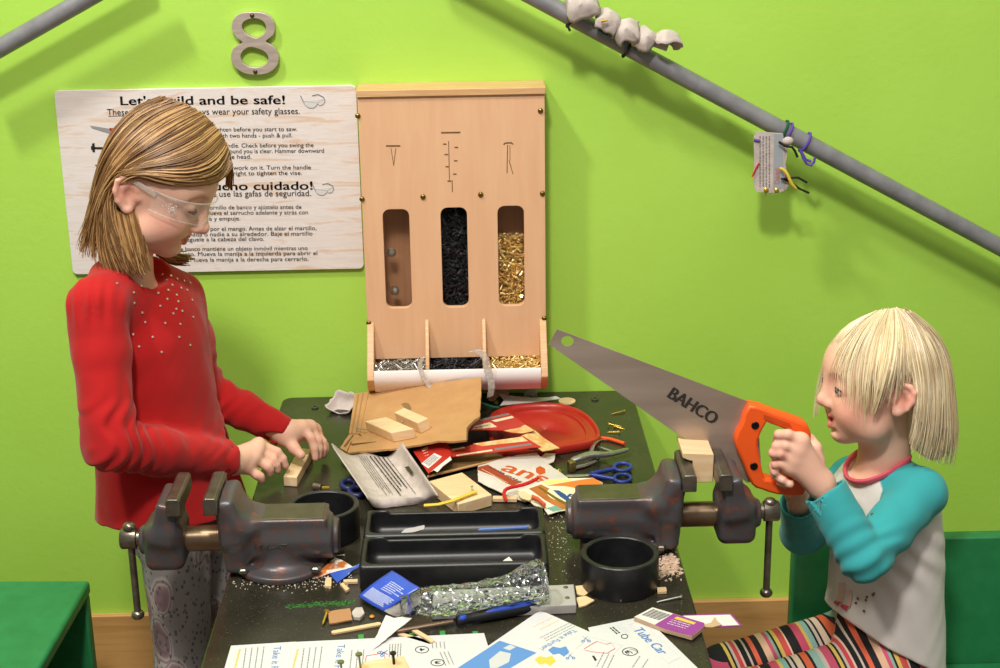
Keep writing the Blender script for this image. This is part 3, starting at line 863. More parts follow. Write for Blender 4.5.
def cardboard():
    p = PL((355,393.4,.030), (481.2,377,.072), (347.6,452.6,.012))
    t = thing('cardboard_sheet', 'torn brown cardboard sheet propped against the nail dispenser trough', 'cardboard', p.M @ Vector((.06, -.03, 0)))
    m = MB(); p.slab(m, [(368,391.8),(481.2,376.8),(480.6,400),(479.6,416.6),(474,420),(469,424.6),(467.5,432),(466.8,439.8),(452,441.4),(438.8,440.6),(420,444.5),(394,448.6),(365,451),(347.6,452.6),(352,441),(362,436),(359,433)], 0, .003, 0, .0006)
    obj('panel', m, M_card, t)
    m = MB(); p.slab(m, [(354.8,393.6),(368.6,391.6),(359.8,433.6),(349,433.4)], .0012, .0042, 0, .0003); obj('flap', m, M_card, t)
    m = MB(); p.slab(m, [(349,434.5),(357.5,434.2),(361.5,436.5),(351,441.5),(346.5,451.5),(340,448)], .0005, .0035, 0, .0006); obj('flap', m, M_card, t)
    for P in ([(357.6,394),(359.3,393.8),(352.8,432.5),(351,432.5)], [(362.4,392.6),(363.6,392.4),(356.6,432.8),(355.4,432.8)]):
        m = MB(); p.slab(m, P, .004, .0046); obj('crease', m, mat('cardboard_crease', (166,122,76), .85), t)
    for P in ([(350.5,443.6),(376.5,441.5),(352,445.2)], [(343.5,446.5),(352.5,434.8),(354,435.2),(345.5,446.8)], [(466.5,428),(469.5,424),(479.6,416.8),(479.8,418.6),(471,425.6),(468,430),(467.6,440),(466.4,440)]):
        m = MB(); p.slab(m, P, .0024, .0038, 0, .0003, 4); obj('torn_edge', m, M_cardedge, t)
    m = MB(); p.slab(m, [(401,404),(405,402.4),(409,403.5),(411.5,408),(410,411),(406,409)], .003, .0033, 0, .0004); obj('stain', m, mat('dark_stain', (140,108,66), .8), t)
    # pine offcuts on the sheet
    def off(tri, drop, h, label, seed):
        a, b, c = tri
        q0, q1, q2 = [Vector(p.q(*v, .003+h)) for v in (a, b, c)]; q3 = q0+(q2-q1)
        M2 = p.M @ Matrix.Translation((0, 0, .0031)); poly = [tuple(v) for v in (q0, q1, q2, q3)]
        tt = thing('wood_offcut', label, 'wood block', M2 @ Vector(((q0.x+q2.x)/2, (q0.y+q2.y)/2, 0)), 'pine offcuts on the bench')
        obj('block', MB().prism(poly, 0, h, M=M2), M_pine, tt, bevel=.0012)
        return tt, M2, q0, q1, q2
    tt, M2, q0, q1, q2 = off(((364.4,421.2), (391,432.8), (413.4,428.4)), 0, .0165, 'larger pale pine offcut with a nail in its end on the cardboard', 1)
    nail_into(tt, p, (366.5,429.6), (356.6,428.2), .011)
    tt, M2, q0, q1, q2 = off(((394,412.4), (417.6,423), (428,418)), 0, .0185, 'smaller pale pine offcut with dark nail beside the larger one on cardboard', 2)
    nail_into(tt, p, (408,419.6), (401.6,422.2), .012)
def nail_into(par, p, a, b, up, r=.0009):
    A, B = p.M @ Vector((*p.q(*a, up), up)), p.M @ Vector((*p.q(*b, up), up)); e = (B-A).normalized()
    obj('nail', MB().tube([A, B-e*.0015, B-e*.0012, B], [r, r, .0022, .0022], 8), M_silver, par)
cardboard()

def torn_cup(name, c, up, rt, h, seed, mb=None, R=None):
    """one torn egg carton cup"""
    rr = random.Random(seed); n = 28; V, F = [], []; hs = [h*rr.uniform(.45, 1.05) for _ in range(n)]
    hs = [(hs[i-1]+hs[i]*3+hs[(i+1) % n])/5*(1+(.15 if rr.random() < .3 else 0)) for i in range(n)]
    prof = [0, .35, .8, 1.0]
    for k in range(6):
        for j in range(n):
            a = 2*PI*j/n; q = max(abs(math.cos(a)), abs(math.sin(a)))**-.9
            if k == 0: r, z = rt*.25, 0
            elif k == 1: r, z = rt*.52, .0005
            else: f = (k-1)/4; r, z = rt*(.55+.45*f**.8)*q*rr.uniform(.97, 1.03), hs[j]*f
            V.append((r*math.cos(a), r*math.sin(a), z))
    for k in range(5):
        for j in range(n): F.append((k*n+j, k*n+(j+1) % n, (k+1)*n+(j+1) % n, (k+1)*n+j))
    F.append(tuple(range(n-1, -1, -1)))
    M = Matrix.Translation(c) @ Vector((0,0,1)).rotation_difference(Vector(up)).to_matrix().to_4x4() @ Matrix.Rotation(rr.uniform(0, 6), 4, 'Z')
    return (mb or MB()).add(V, F, 0, M)
P_ = TP(344,402,.012)
one('egg_carton_cup', torn_cup('', P_-Vector((0,0,.011)), (-.15,-.5,.85), .0215, .022, 3), M_pulp, 'torn grey egg carton cup on the back left corner of the bench', 'carton scrap', solid=.0016)

def egg_lid():
    B = [(331.7,445.3,.040),(338,449.5,.029),(346,453,.020),(361,455,.013),(376,455.5,.013),(391,455.5,.013),(397,450.5,.024),(403,444.4,.042)]
    Fr = [(367,497,.030),(371,500,.020),(377,500.5,.013),(384,499.5,.010),(402,498.5,.010),(422,497,.010),(431,495,.021),(437.5,494.5,.034)]
    Lp = [(368,499.5,.026),(373,507,.008),(379,508.5,.002),(386,508,.001),(403,506,.001),(423,503.5,.001),(433,499.5,.012),(438.5,497,.028)]
    rr = random.Random(4)
    rowsP = []
    for v in np.linspace(0, 1, 16):
        rowsP.append([TP(*[b*(1-v)+f*v for b, f in zip(p, q)]) for p, q in zip(B, Fr)])
    rowsP.append([TP(*q) for q in Lp])
    V, F = [], []
    cols = 29
    for r_i, r in enumerate(rowsP):
        A = np.array(r); ts = np.linspace(0, 7, cols)
        X = np.stack([np.interp(ts, range(8), A[:,k]) for k in range(3)], 1)
        for _ in range(2): X[1:-1] = (X[:-2]+2*X[1:-1]+X[2:])/4
        for x in X: V.append(Vector(x)+Vector((0,0,rr.uniform(-.0004,.0004)+(.003*math.sin(r_i*1.9+x[0]*130) if r_i == 0 else 0))))
    for i in range(len(rowsP)-1):
        for j in range(cols-1): F.append((i*cols+j, i*cols+j+1, (i+1)*cols+j+1, (i+1)*cols+j))
    t = thing('egg_carton_cover', 'torn off white egg carton lid printed with small black text, left of the red carton', 'carton scrap', TP(385,480,0))
    obj('shell', MB().add(V, F), M_pulp, t, solid=.0018, smooth=60)
    p = PL((361,455,.0150), (384,498.5,.0120), (391,455.5,.0150)); m = MB()
    up = .0012
    p.rows(m, (357,456), (385.5,496.5), (9,.2), 5, .0008, 0, 1, up); p.rows(m, (370,456), (401,495.5), (12,.2), 4, .0019, 0, 2, up); p.rows(m, (383,457), (412,494), (4,.2), 2, .0010, 0, 3, up)
    obj('small_print', m, M_black, t, smooth=0)
    q = PL((391,455.5,.016), (422,497,.012), (400,448,.034)); m = MB(); q.slab(m, [(404.5,467),(408.5,466),(413,472.5),(411,474.5)], .001, .0016); obj('slot', m, mat('dark_olive', (70,66,38), .7), t)
egg_lid()

def carton():
    t = thing('torn_carton', 'torn open red food carton with barcode lying in front of the red lid', 'carton', TP(490,450,0))
    m = MB(); p = PL((429,476,.004), (545,453,.006), (475,440,.004))
    p.slab(m, [(427,476.5),(452,455),(470,434),(520,428),(546,452.5),(535,451)], 0, .0014, 0, .0004); obj('inside_panel', m, M_brownin, t)
    m = MB(); p.slab(m, [(427,476.8),(535,451.2),(535.4,449.8),(427.6,475)], .0014, .003); obj('cut_edge', m, mat('tan_edge', (196,150,96), .8), t)
    p = PL((413,451,.022), (428.4,473.6,.013), (447.6,443,.030))
    m = MB(); p.slab(m, [(413.2,451.2),(422,447.6),(435.6,444.2),(447.6,443),(450,449),(451.6,456),(440,464.6),(428.4,473.6)], 0, .0012, 0, .0003); pn = obj('end_panel', m, M_redcard, t)
    m = MB(); p.slab(m, [(421.3,463.5),(434.4,453),(442,456.6),(428.4,468.4)], .0012, .0014, 0); obj('barcode_patch', m, M_white, pn, smooth=0)
    m = MB()
    for k in range(9):
        f = .10+k*.09; w = .03 if k % 3 else .05
        c = [(421.3,463.5),(434.4,453),(442,456.6),(428.4,468.4)]; L = lambda u, v: (c[0][0]*(1-u)*(1-v)+c[1][0]*u*(1-v)+c[2][0]*u*v+c[3][0]*(1-u)*v, c[0][1]*(1-u)*(1-v)+c[1][1]*u*(1-v)+c[2][1]*u*v+c[3][1]*(1-u)*v)
        p.slab(m, [L(.12, f), L(.88, f), L(.88, f+w), L(.12, f+w)], .0014, .0015)
    obj('barcode', m, M_greyink, pn, smooth=0)
    m = MB(); p.slab(m, [(431,471.6),(450.2,456.4),(451.8,459.5),(443,466),(437.6,472),(433.5,470)], .0013, .0020); obj('white_flap', m, M_white, t)
    m = MB(); p.slab(m, [(421,449.4),(427,446.4),(428.6,448.6),(422.8,451.6)], .0012, .0014); p.rows(m, (423.5,453.5), (429,451.5), (1.5,2.5), 2, .0014, 0, 3, .0014); obj('white_print', m, M_cream, pn, smooth=0)
    p = PL((447.6,446,.028), (536,446.5,.030), (476,440,.034))
    m = MB(); p.slab(m, [(446.5,446.4),(452,448.5),(462,447.8),(474,444),(490,441.4),(505,440),(523,435.8),(541,446.5),(515,449.6),(490,452.6),(452,457)], 0, .0012, 0, .0003); pn = obj('long_panel', m, M_redcard, t)
    m = MB(); p.slab(m, [(473,443.6),(522,436.6),(528,441),(482,446)], .0012, .0014); p.slab(m, [(443,449.8) if 0 else (451,449.3),(464,446.6),(465,448),(452,450.8)], .0012, .0014, 1); p.slab(m, [(456,454.8),(492,449.4),(492.6,450.8),(457,456)], .0012, .0014, 1); p.slab(m, [(494,448.6),(531,443),(532,445),(495,450.4)], .0012, .0014, 2)
    obj('food_print', m, [M_food, M_cream, M_greyink], pn, smooth=0)
    p = PL((475.6,421,.026), (509,413,.028), (534,431,.034))
    m = MB(); p.slab(m, [(475,421),(492,416.6),(509,413),(515,417),(522,422.4),(534.8,430.4),(522,433.5),(512,432.8),(502.8,430.4),(486,429.6),(469,430.4),(471,425)], 0, .0012, 0, .0004); pn = obj('back_panel', m, M_redcard, t)
    m = MB(); p.slab(m, [(475,425.8),(490,422),(497,426.8),(472,429.6)], .0012, .0014, 1); p.slab(m, [(478,419.6),(508,413),(510,414.6),(480,421)], .0012, .0014, 2); p.slab(m, [(491,420.6),(512,415.8),(514,417.6),(496,421.8)], .0012, .0014, 1); p.slab(m, [(504,430.6),(520,427.5),(525,424.6),(535,430.6),(523,433.2),(512,432.4)], .0012, .0014, 0); p.rows(m, (475,427.8), (491,424.4), (2,1), 1, .0026, 3, 5, .0016)
    obj('food_print', m, [M_food, M_cream, M_greyink, M_black], pn, smooth=0)
    p = PL((522,436,.033), (536,446,.028), (545,438,.026))
    m = MB(); p.slab(m, [(521,436),(534.8,430),(544,438),(559.6,448),(552,449.6),(542.8,451),(536,446)], 0, .0012, 0, .0003); obj('corner_panel', m, M_food, t)
    m = MB(); p = PL((450,447,.004), (522,436,.004), (480,428,.004)); p.slab(m, [(447,447),(470,431),(503,431),(522,436),(480,446)], .0022, .003, 0); obj('inside_shade', m, M_black, t)  # black slab stands in for the shade inside the open carton
carton()

def lid():
    z = .013; c2 = [(492,413),(503,407.4),(519,404),(535,402.6),(551,402.6),(566,405),(578,409),(588,415),(595,422.5),(599.5,430.5),(599,437),(594,440.5),(580,443.6),(561,447),(540,450.5),(520,453),(504,452),(494,445),(488.5,434),(488,422)]
    P = sm_closed([tuple(TP(x, y, z))[:2] for x, y in c2], 3)
    cx = sum(p[0] for p in P)/len(P); cy = sum(p[1] for p in P)/len(P); n = len(P); V, F = [], []
    rings = [(.965,.002),(.985,.0015),(1.0,.003),(1.0,.011),(.99,.0128),(.965,.013),(.945,.012),(.925,.0085),(.80,.0085),(.785,.0095),(.76,.0095),(.745,.0065),(.0001,.0062)]
    for s, h in rings: V += [(cx+(p[0]-cx)*s, cy+(p[1]-cy)*s, H+h) for p in P]
    for k in range(len(rings)-1):
        for j in range(n): F.append((k*n+j, k*n+(j+1) % n, (k+1)*n+(j+1) % n, (k+1)*n+j))
    one('container_lid', MB().add(V, F), mat('red_plastic', (180,46,34), .35, c2=(170,40,30), scale=30), 'red plastic container lid lying behind the torn carton', 'lid', smooth=50, solid=.0015)
lid()

# ---- strips and scraps at the back of the bench
def ribbon(pts, wv, n=24, mb=None, mi=0, wob_=0, seed=0):
    """strip following points, width vector wv"""
    P = np.array([list(p) for p in pts]); L = np.r_[0, np.cumsum(np.linalg.norm(np.diff(P, axis=0), axis=1))]
    ts = np.linspace(0, L[-1], n); X = np.stack([np.interp(ts, L, P[:,k]) for k in range(3)], 1)
    for _ in range(3): X[1:-1] = (X[:-2]+2*X[1:-1]+X[2:])/4
    rr = random.Random(seed); mb = mb or MB(); m = 6
    V = [Vector(x)+Vector(wv)*(j/(m-1)-.5)+Vector((rr.uniform(-1,1), rr.uniform(-1,1), rr.uniform(-1,1)))*wob_ for x in X for j in range(m)]
    F = [(i*m+j, i*m+j+1, (i+1)*m+j+1, (i+1)*m+j) for i in range(n-1) for j in range(m-1)]
    return mb.add(V, F, mi)
p = PL((496,392.6,.016), (557,397,.008), (510,404,.010)); m = MB()
p.slab(m, [(496.5,392),(507,395.3),(532,397.6),(548,397.2),(556,396),(561,398.4),(540,401.5),(514,404),(500,405.4),(504,400)], 0, .0006, 0, .0004)
one('paper_strip', m, M_white, 'white torn paper strip with curled end behind the red lid', 'paper')
p = PL((560,401,.006), (575,401,.006), (566,397,.006)); m = MB(); p.slab(m, [(567+8.5*math.cos(u*PI/10), 400.6+3.2*math.sin(u*PI/10)) for u in range(20)], 0, .002)
one('wooden_spoon_tip', m, M_pine, 'small oval wooden disc at the end of the white paper strip', 'wood chip')
p = PL((489,398,.010), (508,392,.016), (489,392,.016)); m = MB(); p.slab(m, [(488,391),(507.5,389.5),(509,393.5),(498,396),(494,401),(489,400)], 0, .002, 0, .0004)
one('cardboard_scrap', m, mat('tan_scrap', (214,176,138), .8), 'pale tan cardboard scrap below the right end of the trough', 'cardboard')
one('pipe_cleaner', MB().tube([TP(481,403.5,.02), TP(487,405,.019), TP(493,407,.017), TP(499,407.5,.016)], .0022, 8), mat('green_chenille', (20,86,60), .9, bump=.5, scale=600), 'dark green pipe cleaner poking out behind the cardboard sheet', 'pipe cleaner')
def clear_plastic(name, base, gl, sc, strength, col=(245,248,250)):
    t = NT(name); v = t.coord()
    tr = t.n('ShaderNodeBsdfTransparent'); tr.inputs[0].default_value = lin(col)
    g = t.n('ShaderNodeBsdfGlossy'); g.inputs['Roughness'].default_value = .10; g.inputs['Color'].default_value = (1, 1, 1, 1)
    vo = t.n('ShaderNodeTexVoronoi'); vo.inputs['Scale'].default_value = sc; t.l(v, vo.inputs['Vector'])
    bp = t.n('ShaderNodeBump'); bp.inputs['Strength'].default_value = strength; bp.inputs['Distance'].default_value = .006
    t.l(vo.outputs['Distance'], bp.inputs['Height']); t.l(bp.outputs[0], g.inputs['Normal'])
    fr = t.n('ShaderNodeFresnel'); fr.inputs[0].default_value = 1.45; t.l(bp.outputs[0], fr.inputs['Normal'])
    ad = t.n('ShaderNodeMath', operation='MULTIPLY_ADD'); t.l(fr.outputs[0], ad.inputs[0]); ad.inputs[1].default_value = gl; ad.inputs[2].default_value = base
    mx = t.n('ShaderNodeMixShader'); t.l(ad.outputs[0], mx.inputs[0]); t.l(tr.outputs[0], mx.inputs[1]); t.l(g.outputs[0], mx.inputs[2]); t.l(mx.outputs[0], t.out.inputs[0])
    return t.m
PLAS = clear_plastic('clear_crinkled_plastic', .11, .9, 95, .9)
FILM = NT('clear_film'); FILM.base((214,208,200)); FILM.rough(.2); FILM.set(**{'Alpha': .45, 'Specular IOR Level': .8}); FILM.bump(FILM.noise(FILM.coord(), 200, 3), .8, .003); FILM = FILM.m
one('plastic_strip', ribbon([W(470.5,351,-.122), W(478,350,-.124), W(485,356,-.125), W(487,367,-.127), W(490,378,-.128), W(492,388,-.13), W(490,397,-.128)], (.011,0,.004), mb=None, wob_=.0006, seed=2), FILM, 'clear bubbly plastic strip looping over the trough beside the gold nails', 'plastic scrap', solid=.0006)
one('plastic_strip', ribbon([W(423,357,-.121), W(419.5,364,-.123), W(422,374,-.124), W(427,383,-.126), W(431,389,-.128)], (.007,0,.002), wob_=.0004, seed=3), FILM, 'narrow clear plastic strip hanging over the left part of the trough', 'plastic scrap', solid=.0006)
rr = random.Random(9); m = MB(); m.grid(lambda u, v: TP(531,392.5,.010)+Vector((math.cos(2*PI*u)*math.sin(PI*v)*.013, math.sin(2*PI*u)*math.sin(PI*v)*.010, math.cos(PI*v)*.008))*rr.uniform(.8, 1.15), 14, 8, closeu=True)
one('crumpled_wrap', m, FILM, 'small crumpled clear wrap on the bench under the dispenser', 'plastic scrap')

def nail(a, b, za, zb, r, hr, mt, label, group=None, name='nail', cat='nail'):
    A, B = TP(*a, za), TP(*b, zb); e = (B-A).normalized()
    return one(name, MB().tube([A, A+e*.004, B-e*.0014, B-e*.0013, B-e*.0006, B], [.0002, r, r, hr*.8, hr, hr*.85], 10), mt, label, cat, group)
g = 'gold nails right of the red lid'
nail((611,414.2), (624.6,410.8), .0012, .0028, .0011, .0027, M_gold, 'gold nail farthest from the red lid, alone near the right edge of the bench', g)
nail((622,426.8), (608,423.6), .0012, .0045, .0011, .0027, M_gold, 'gold nail with its head tilted up, uppermost of the crossed pair', g)
nail((625,429.4), (614,426.2), .0012, .0028, .0011, .0027, M_gold, 'gold nail lying across the other two in the small cluster beside the lid', g)
nail((607,432.2), (620,432.0), .0012, .0028, .0011, .0027, M_gold, 'gold nail nearest the orange straw in the small cluster beside the lid', g)
for c, lab in (((497,402.5), 'gold screw beside the torn paper strip near the green pipe cleaner'), ((560,470.5), 'single gold screw between the snack bag and the hole punch')):
    nail((c[0]-4, c[1]+1.5), c, .0015, .006, .0013, .0034, M_gold, lab, None, 'screw', 'screw')
for c, r, lab in (((595,399.3), .0060, 'dark round washer near the back right corner of the bench'), ((315,407.5), .0058, 'dark round washer near the back left corner of the bench')):
    q = TP(*c, .001); one('washer', MB().lathe([(r*.45,0),(r,0),(r,.0018),(r*.75,.0028),(r*.45,.0028)], 20, close=True, M=Matrix.Translation(q-Vector((0,0,.0008)))), mat('dark_washer', (88,86,78), .4, .6), lab, 'washer', 'washers at the back of the bench')
one('straw_piece', MB().tube([TP(598,437.5,.003), TP(610,439,.0032), TP(624.6,443.6,.003)], .0028, 12), mat('orange_straw', (236,86,30), .4), 'short orange straw piece sticking out from under the red lid', 'straw')

# ---- snack bag and cracker wrapper
def snack():
    p = PL((480,470,.008), (570,479,.006), (524,454,.010))
    t = thing('snack_bag', 'flattened white and orange snack bag lettered ans under the torn carton', 'bag', TP(525,478,0))
    m = MB(); p.slab(m, [(478,466),(500,459),(524,453.6),(530,450.5),(534,450),(541,457),(545.4,453),(555.6,453.6),(553.6,461.6),(548,464),(560,472),(570,479.2),(556,481),(545,483),(540,490),(530,498),(525.5,502),(516,498.5),(506,494.6),(494,489),(484,484.4),(478,481)], 0, .0010, 0, .0005)
    s = obj('film', m, mat('bag_film', (222,216,208), .32, c2=(208,202,194), scale=26, bump=.4, bscale=40), t)
    u = .0012
    m = MB(); p.slab(m, [(478,467),(488,464.6),(500,472),(512,479),(521,482.5),(512,485.5),(506,483),(494,476),(478,470)], .001, u); obj('brown_band', m, M_rust, s, smooth=0)
    m = MB(); p.text(m, 'ans', (500,470), (541.5,483), .030, 0, u+.0001, .0012); p.slab(m, [(536,468),(540,466),(545,468.5),(545.5,473),(540,475),(536,472)], .001, u)
    obj('lettering', m, mat('orange_ink', (204,86,36), .4), s, smooth=0)
    m = MB(); p.text(m, 'POWER GRAINS', (489,467.5), (520.5,482.8), .0042, 0, u+.0002, .0003); obj('lettering', m, mat('brown_ink', (96,44,34), .5), s, smooth=0)
    m = MB(); p.rows(m, (482,469), (509,483.5), (-2,2.2), 2, .0012, 0, 6, u+.0002); obj('small_print', m, M_cream, s, smooth=0)
    m = MB()
    for k in range(9):
        a = math.radians(200+k*20); p.slab(m, [(540+8.2*math.cos(a), 468+5.5*math.sin(a)), (540+10*math.cos(a), 468+6.6*math.sin(a)), (540.6+10*math.cos(a), 468.3+6.6*math.sin(a))], .001, u)
    obj('sun_rays', m, mat('yellow_ink', (232,190,90), .5), s, smooth=0)
    # the orange wrapper in front
    p = PL((520,500,.010), (600,484,.010), (548,482,.013))
    t = thing('cracker_wrapper', 'torn orange cracker wrapper with blue lettering behind the right vise', 'wrapper', TP(565,492,0))
    m = MB(); p.slab(m, [(516,489),(530,486),(541,481),(560,478.4),(572,478),(593,477.7),(603,483),(599,487.5),(589,494.6),(584,500),(574,509),(560,511),(548,514.5),(544,508),(534,505),(524,496)], 0, .0010, 0, .0005)
    s = obj('film', m, mat('wrapper_film', (232,222,206), .35, bump=.4, scale=40), t)
    def area_(nm, P, mt, par=s, z=u): m = MB(); p.slab(m, P, .001, z); return obj(nm, m, mt, par, smooth=0)
    area_('orange_area', [(547,485.5),(570,481.5),(593,477.9),(602.6,483),(598.7,487.4),(588.6,494.4),(580,489),(565,486)], M_orange)
    area_('yellow_area', [(541,481.4),(560,478.8),(572,478.4),(571,480.6),(547,485)], mat('pale_yellow_print', (224,220,136), .45))
    area_('cream_oval', [(567+20*math.cos(k*PI/12)-3*math.sin(k*PI/12), 494.5+7.5*math.sin(k*PI/12)+3*math.cos(k*PI/12)) for k in range(24)], mat('cream_oval_print', (240,228,190), .45), s, u+.0002)
    m = MB(); p.text(m, 'Plus', (566,497.4), (587,503.5), .0125, 0, u+.0005, .0009); p.slab(m, [(553,490),(559,490.4),(565,494),(572,501),(569,502.5),(560,496.5)], .001, u+.0004); obj('lettering', m, mat('navy_ink', (40,76,140), .45), s, smooth=0)
    area_('brown_stripe', [(529,488.6),(541,484.4),(556,492),(574,503),(573,508),(562,509.6),(545,500)], mat('brown_stripe_print', (190,116,56), .42, c2=(164,92,42), scale=40), s, u+.0001)
    area_('olive_line', [(538,487.4),(540,486.6),(557,497.4),(573,506),(572,508),(556,500)], mat('olive_print', (112,92,30), .5), s, u+.0003)
    area_('label_patch', [(547,508),(556,505.5),(563,509.5),(553,511.5)], mat('green_blue_print', (120,164,150), .5), s, u+.0002)
    m = MB(); m.tube([TP(532,497,.018), TP(538,499.5,.017), TP(545,505.5,.014)], [(.0042,.0016)]*3, 8, flat=(0,0,1)); one('orange_scrap', m, mat('orange_plastic_scrap', (236,110,70), .4), 'small folded orange scrap lying on the cracker wrapper', 'scrap')
    p2 = PL((518,490,.014), (534,499,.013), (528,492,.015)); m = MB(); p2.slab(m, [(517,492.5),(524,491),(533,496.5),(529,500.5),(521,498)], 0, .0022); one('wood_chip', m, M_pine, 'oval pale wood chip beside the red pipe cleaner', 'wood chip')
snack()
one('pipe_cleaner', MB().tube([TP(507.3,502,.016), TP(503.4,496,.018), TP(504,490,.018), TP(510,487,.017), TP(523,485.5,.017), TP(534.6,480.3,.017), TP(539,477.2,.018)], .0028, 10), mat('red_chenille', (204,34,30), .9, bump=.5, scale=600), 'red bent pipe cleaner lying across the snack bag', 'pipe cleaner', sub=1)
def back_block():
    p = PL((431,480,.018), (461,503,.018), (492,494,.018)); a, b, c = [Vector(p.q(*v)) for v in ((429,481), (458,504), (492,494.5))]; d = a+(c-b)
    t = thing('wood_offcut', 'pine block with a small upright nail behind the double tray', 'wood block', TP(460,492,0), 'pine offcuts on the bench')
    obj('block', MB().prism([tuple(v) for v in (a, b, c, d)], -.0175, 0, M=p.M), M_pine, t, bevel=.0012)
    q = TP(472,491,.018); obj('nail', MB().tube([q, q+Vector((0,0,.006)), q+Vector((0,0,.0061)), q+Vector((0,0,.0072))], [.0009,.0009,.0022,.0022], 8), M_silver, t)
back_block()
one('paper_straw', MB().tube([TP(424,505.5,.021), TP(438,504.5,.022), TP(452,501,.0225), TP(464,496,.0222), TP(476,491.5,.0222)], [(.0018,.0032)]*5, 10), mat('yellow_straw', (236,196,70), .5), 'flat yellow straw lying over the pine block behind the tray', 'straw')
one('wood_stick', MB().box((0,0,0), (.034,.009,.006), M=Matrix.Translation(TP(505,499,.004)) @ Matrix.Rotation(-.1, 4, 'Z')), M_pine, 'short pale wood stick behind the right end of the tray', 'wood stick', bevel=.0008)

# ---- hole punch, scissors
def punch():
    t = thing('hole_punch', 'silver hand held hole punch lying open behind the blue scissors', 'hole punch', TP(600,460,0))
    m = mat('chrome_plate', (176,176,170), .22, .85)
    up = [(569,462,.012),(580,458,.014),(593,453.6,.016),(603,455.5,.014),(618,452.5,.012),(630.5,448.5,.010)]
    obj('upper_arm', MB().tube([TP(*v) for v in up], [(.005,.0065),(.0055,.0075),(.006,.0075),(.0042,.0048),(.0040,.0046),(.0032,.0042)], 12, flat=(0,0,1)), m, t, sub=1)
    lo = [(572,468,.004),(584,465,.004),(598,459,.006)]
    obj('lower_jaw', MB().tube([TP(*v) for v in lo], [(.0038,.0055)]*3, 12, flat=(0,0,1)), m, t)
    obj('jaw_head', MB().box((0,0,0), (.010,.012,.016), M=Matrix.Translation(TP(571.5,466,.0085)) @ Matrix.Rotation(.35, 4, 'Z')), mat('brass_jaw', (150,130,80), .3, .8), t, bevel=.0015)
    lp = [(591,453,.012),(592,447,.016),(595.5,442.2,.019),(601,439.4,.020),(607.5,440.6,.018)]
    obj('lower_arm', MB().tube([TP(*v) for v in lp], [(.0012,.0055)]*4+[(.0012,.0045)], 10, flat=(-.6,-.2,.6)), m, t, sub=1)
    obj('spring_rod', MB().tube([TP(598,447,.012), TP(617,453.5,.012)], .0024, 10), m, t)
    obj('pivot', MB().sphere(TP(597.5,459,.016), .0028, 12), mat('dark_pivot', (40,38,34), .4, .5), t)
punch()
def ring_px(c, rx, ry, z, r, n=26): return [TP(c[0]+rx*math.cos(2*PI*k/n), c[1]+ry*math.sin(2*PI*k/n), z) for k in range(n)]+[TP(c[0]+rx, c[1], z), TP(c[0]+rx*math.cos(2*PI/n), c[1]+ry*math.sin(2*PI/n), z)]
def scissors():
    t = thing('scissors', 'blue handled scissors lying right of the orange cracker wrapper', 'scissors', TP(600,474,0)); mb_ = mat('blue_plastic', (44,62,156), .35)
    for c, arm, z in (((622.5,467), [(590.5,474),(602,471.5),(615,469)], .006), ((622.5,478.2), [(591,475),(602,477),(614,479)], .0042)):
        m = MB().tube(ring_px(c, 8.4, 3.9, z, 0), .0026, 10, caps=False); m.tube([TP(*v, z) for v in arm], [.0034,.0036,.0030], 10)
        obj('handle', m, mb_, t)
    for a, b in (((566,475.2), .0022), ((567,476.6), .0034)):
        A, B = TP(*a, b), TP(593,474.6, b+.001); obj('blade', MB().tube([A, A.lerp(B, .4), B], [(.0005,.0012),(.0007,.0030),(.0007,.0042)], 8, flat=(0,0,1)), M_silver, t)
    obj('pivot_screw', MB().sphere(TP(589.5,474.6,.0055), .0022, 10, sc=(1,1,.6)), M_steel, t)
scissors()
t = thing('scissors', 'navy blue scissor handles half hidden under the egg carton lid', 'scissors', TP(353,488,0)); m_ = mat('navy_plastic', (36,44,96), .4)
for c, rx, ry in (((349,484.5), 7, 4.2), ((357,491.5), 7.5, 4.2)): obj('handle', MB().tube(ring_px(c, rx, ry, .006, 0), .0040, 10, caps=False), m_, t)
obj('shank', MB().tube([TP(356,487,.006), TP(368,484,.007), TP(378,482,.0075)], [.0045,.0050,.0045], 10), m_, t)
P = TP(317.5,487,.005)
t = thing('socket_bit', 'short steel socket lying behind the left black cup', 'tool bit', TP(317.5,487,0))
obj('barrel', MB().tube([P+Vector((-.006,.003,0)), P+Vector((.006,-.003,0))], .0052, 14), M_steel, t, bevel=.0008)
obj('stub', MB().tube([P+Vector((.006,-.003,0)), P+Vector((.016,.0005,-.002))], .0022, 8), M_gold, t)
# block the older child holds
def held_block():
    zt = .0155; p = PL((283.2,476.3,zt), (296.8,477.2,zt), (301.8,446.6,zt)); a, b, c = [Vector(p.q(*v)) for v in ((283.2,476.3), (296.8,477.2), (312.4,448.8))]; d = a+(c-b)
    one('wood_block', MB().prism([tuple(v) for v in (a, b, c, d)], -.0153, 0, M=p.M), M_pine, 'long pine block held on the bench by the child in red', 'wood block', bevel=.0012)
held_block()

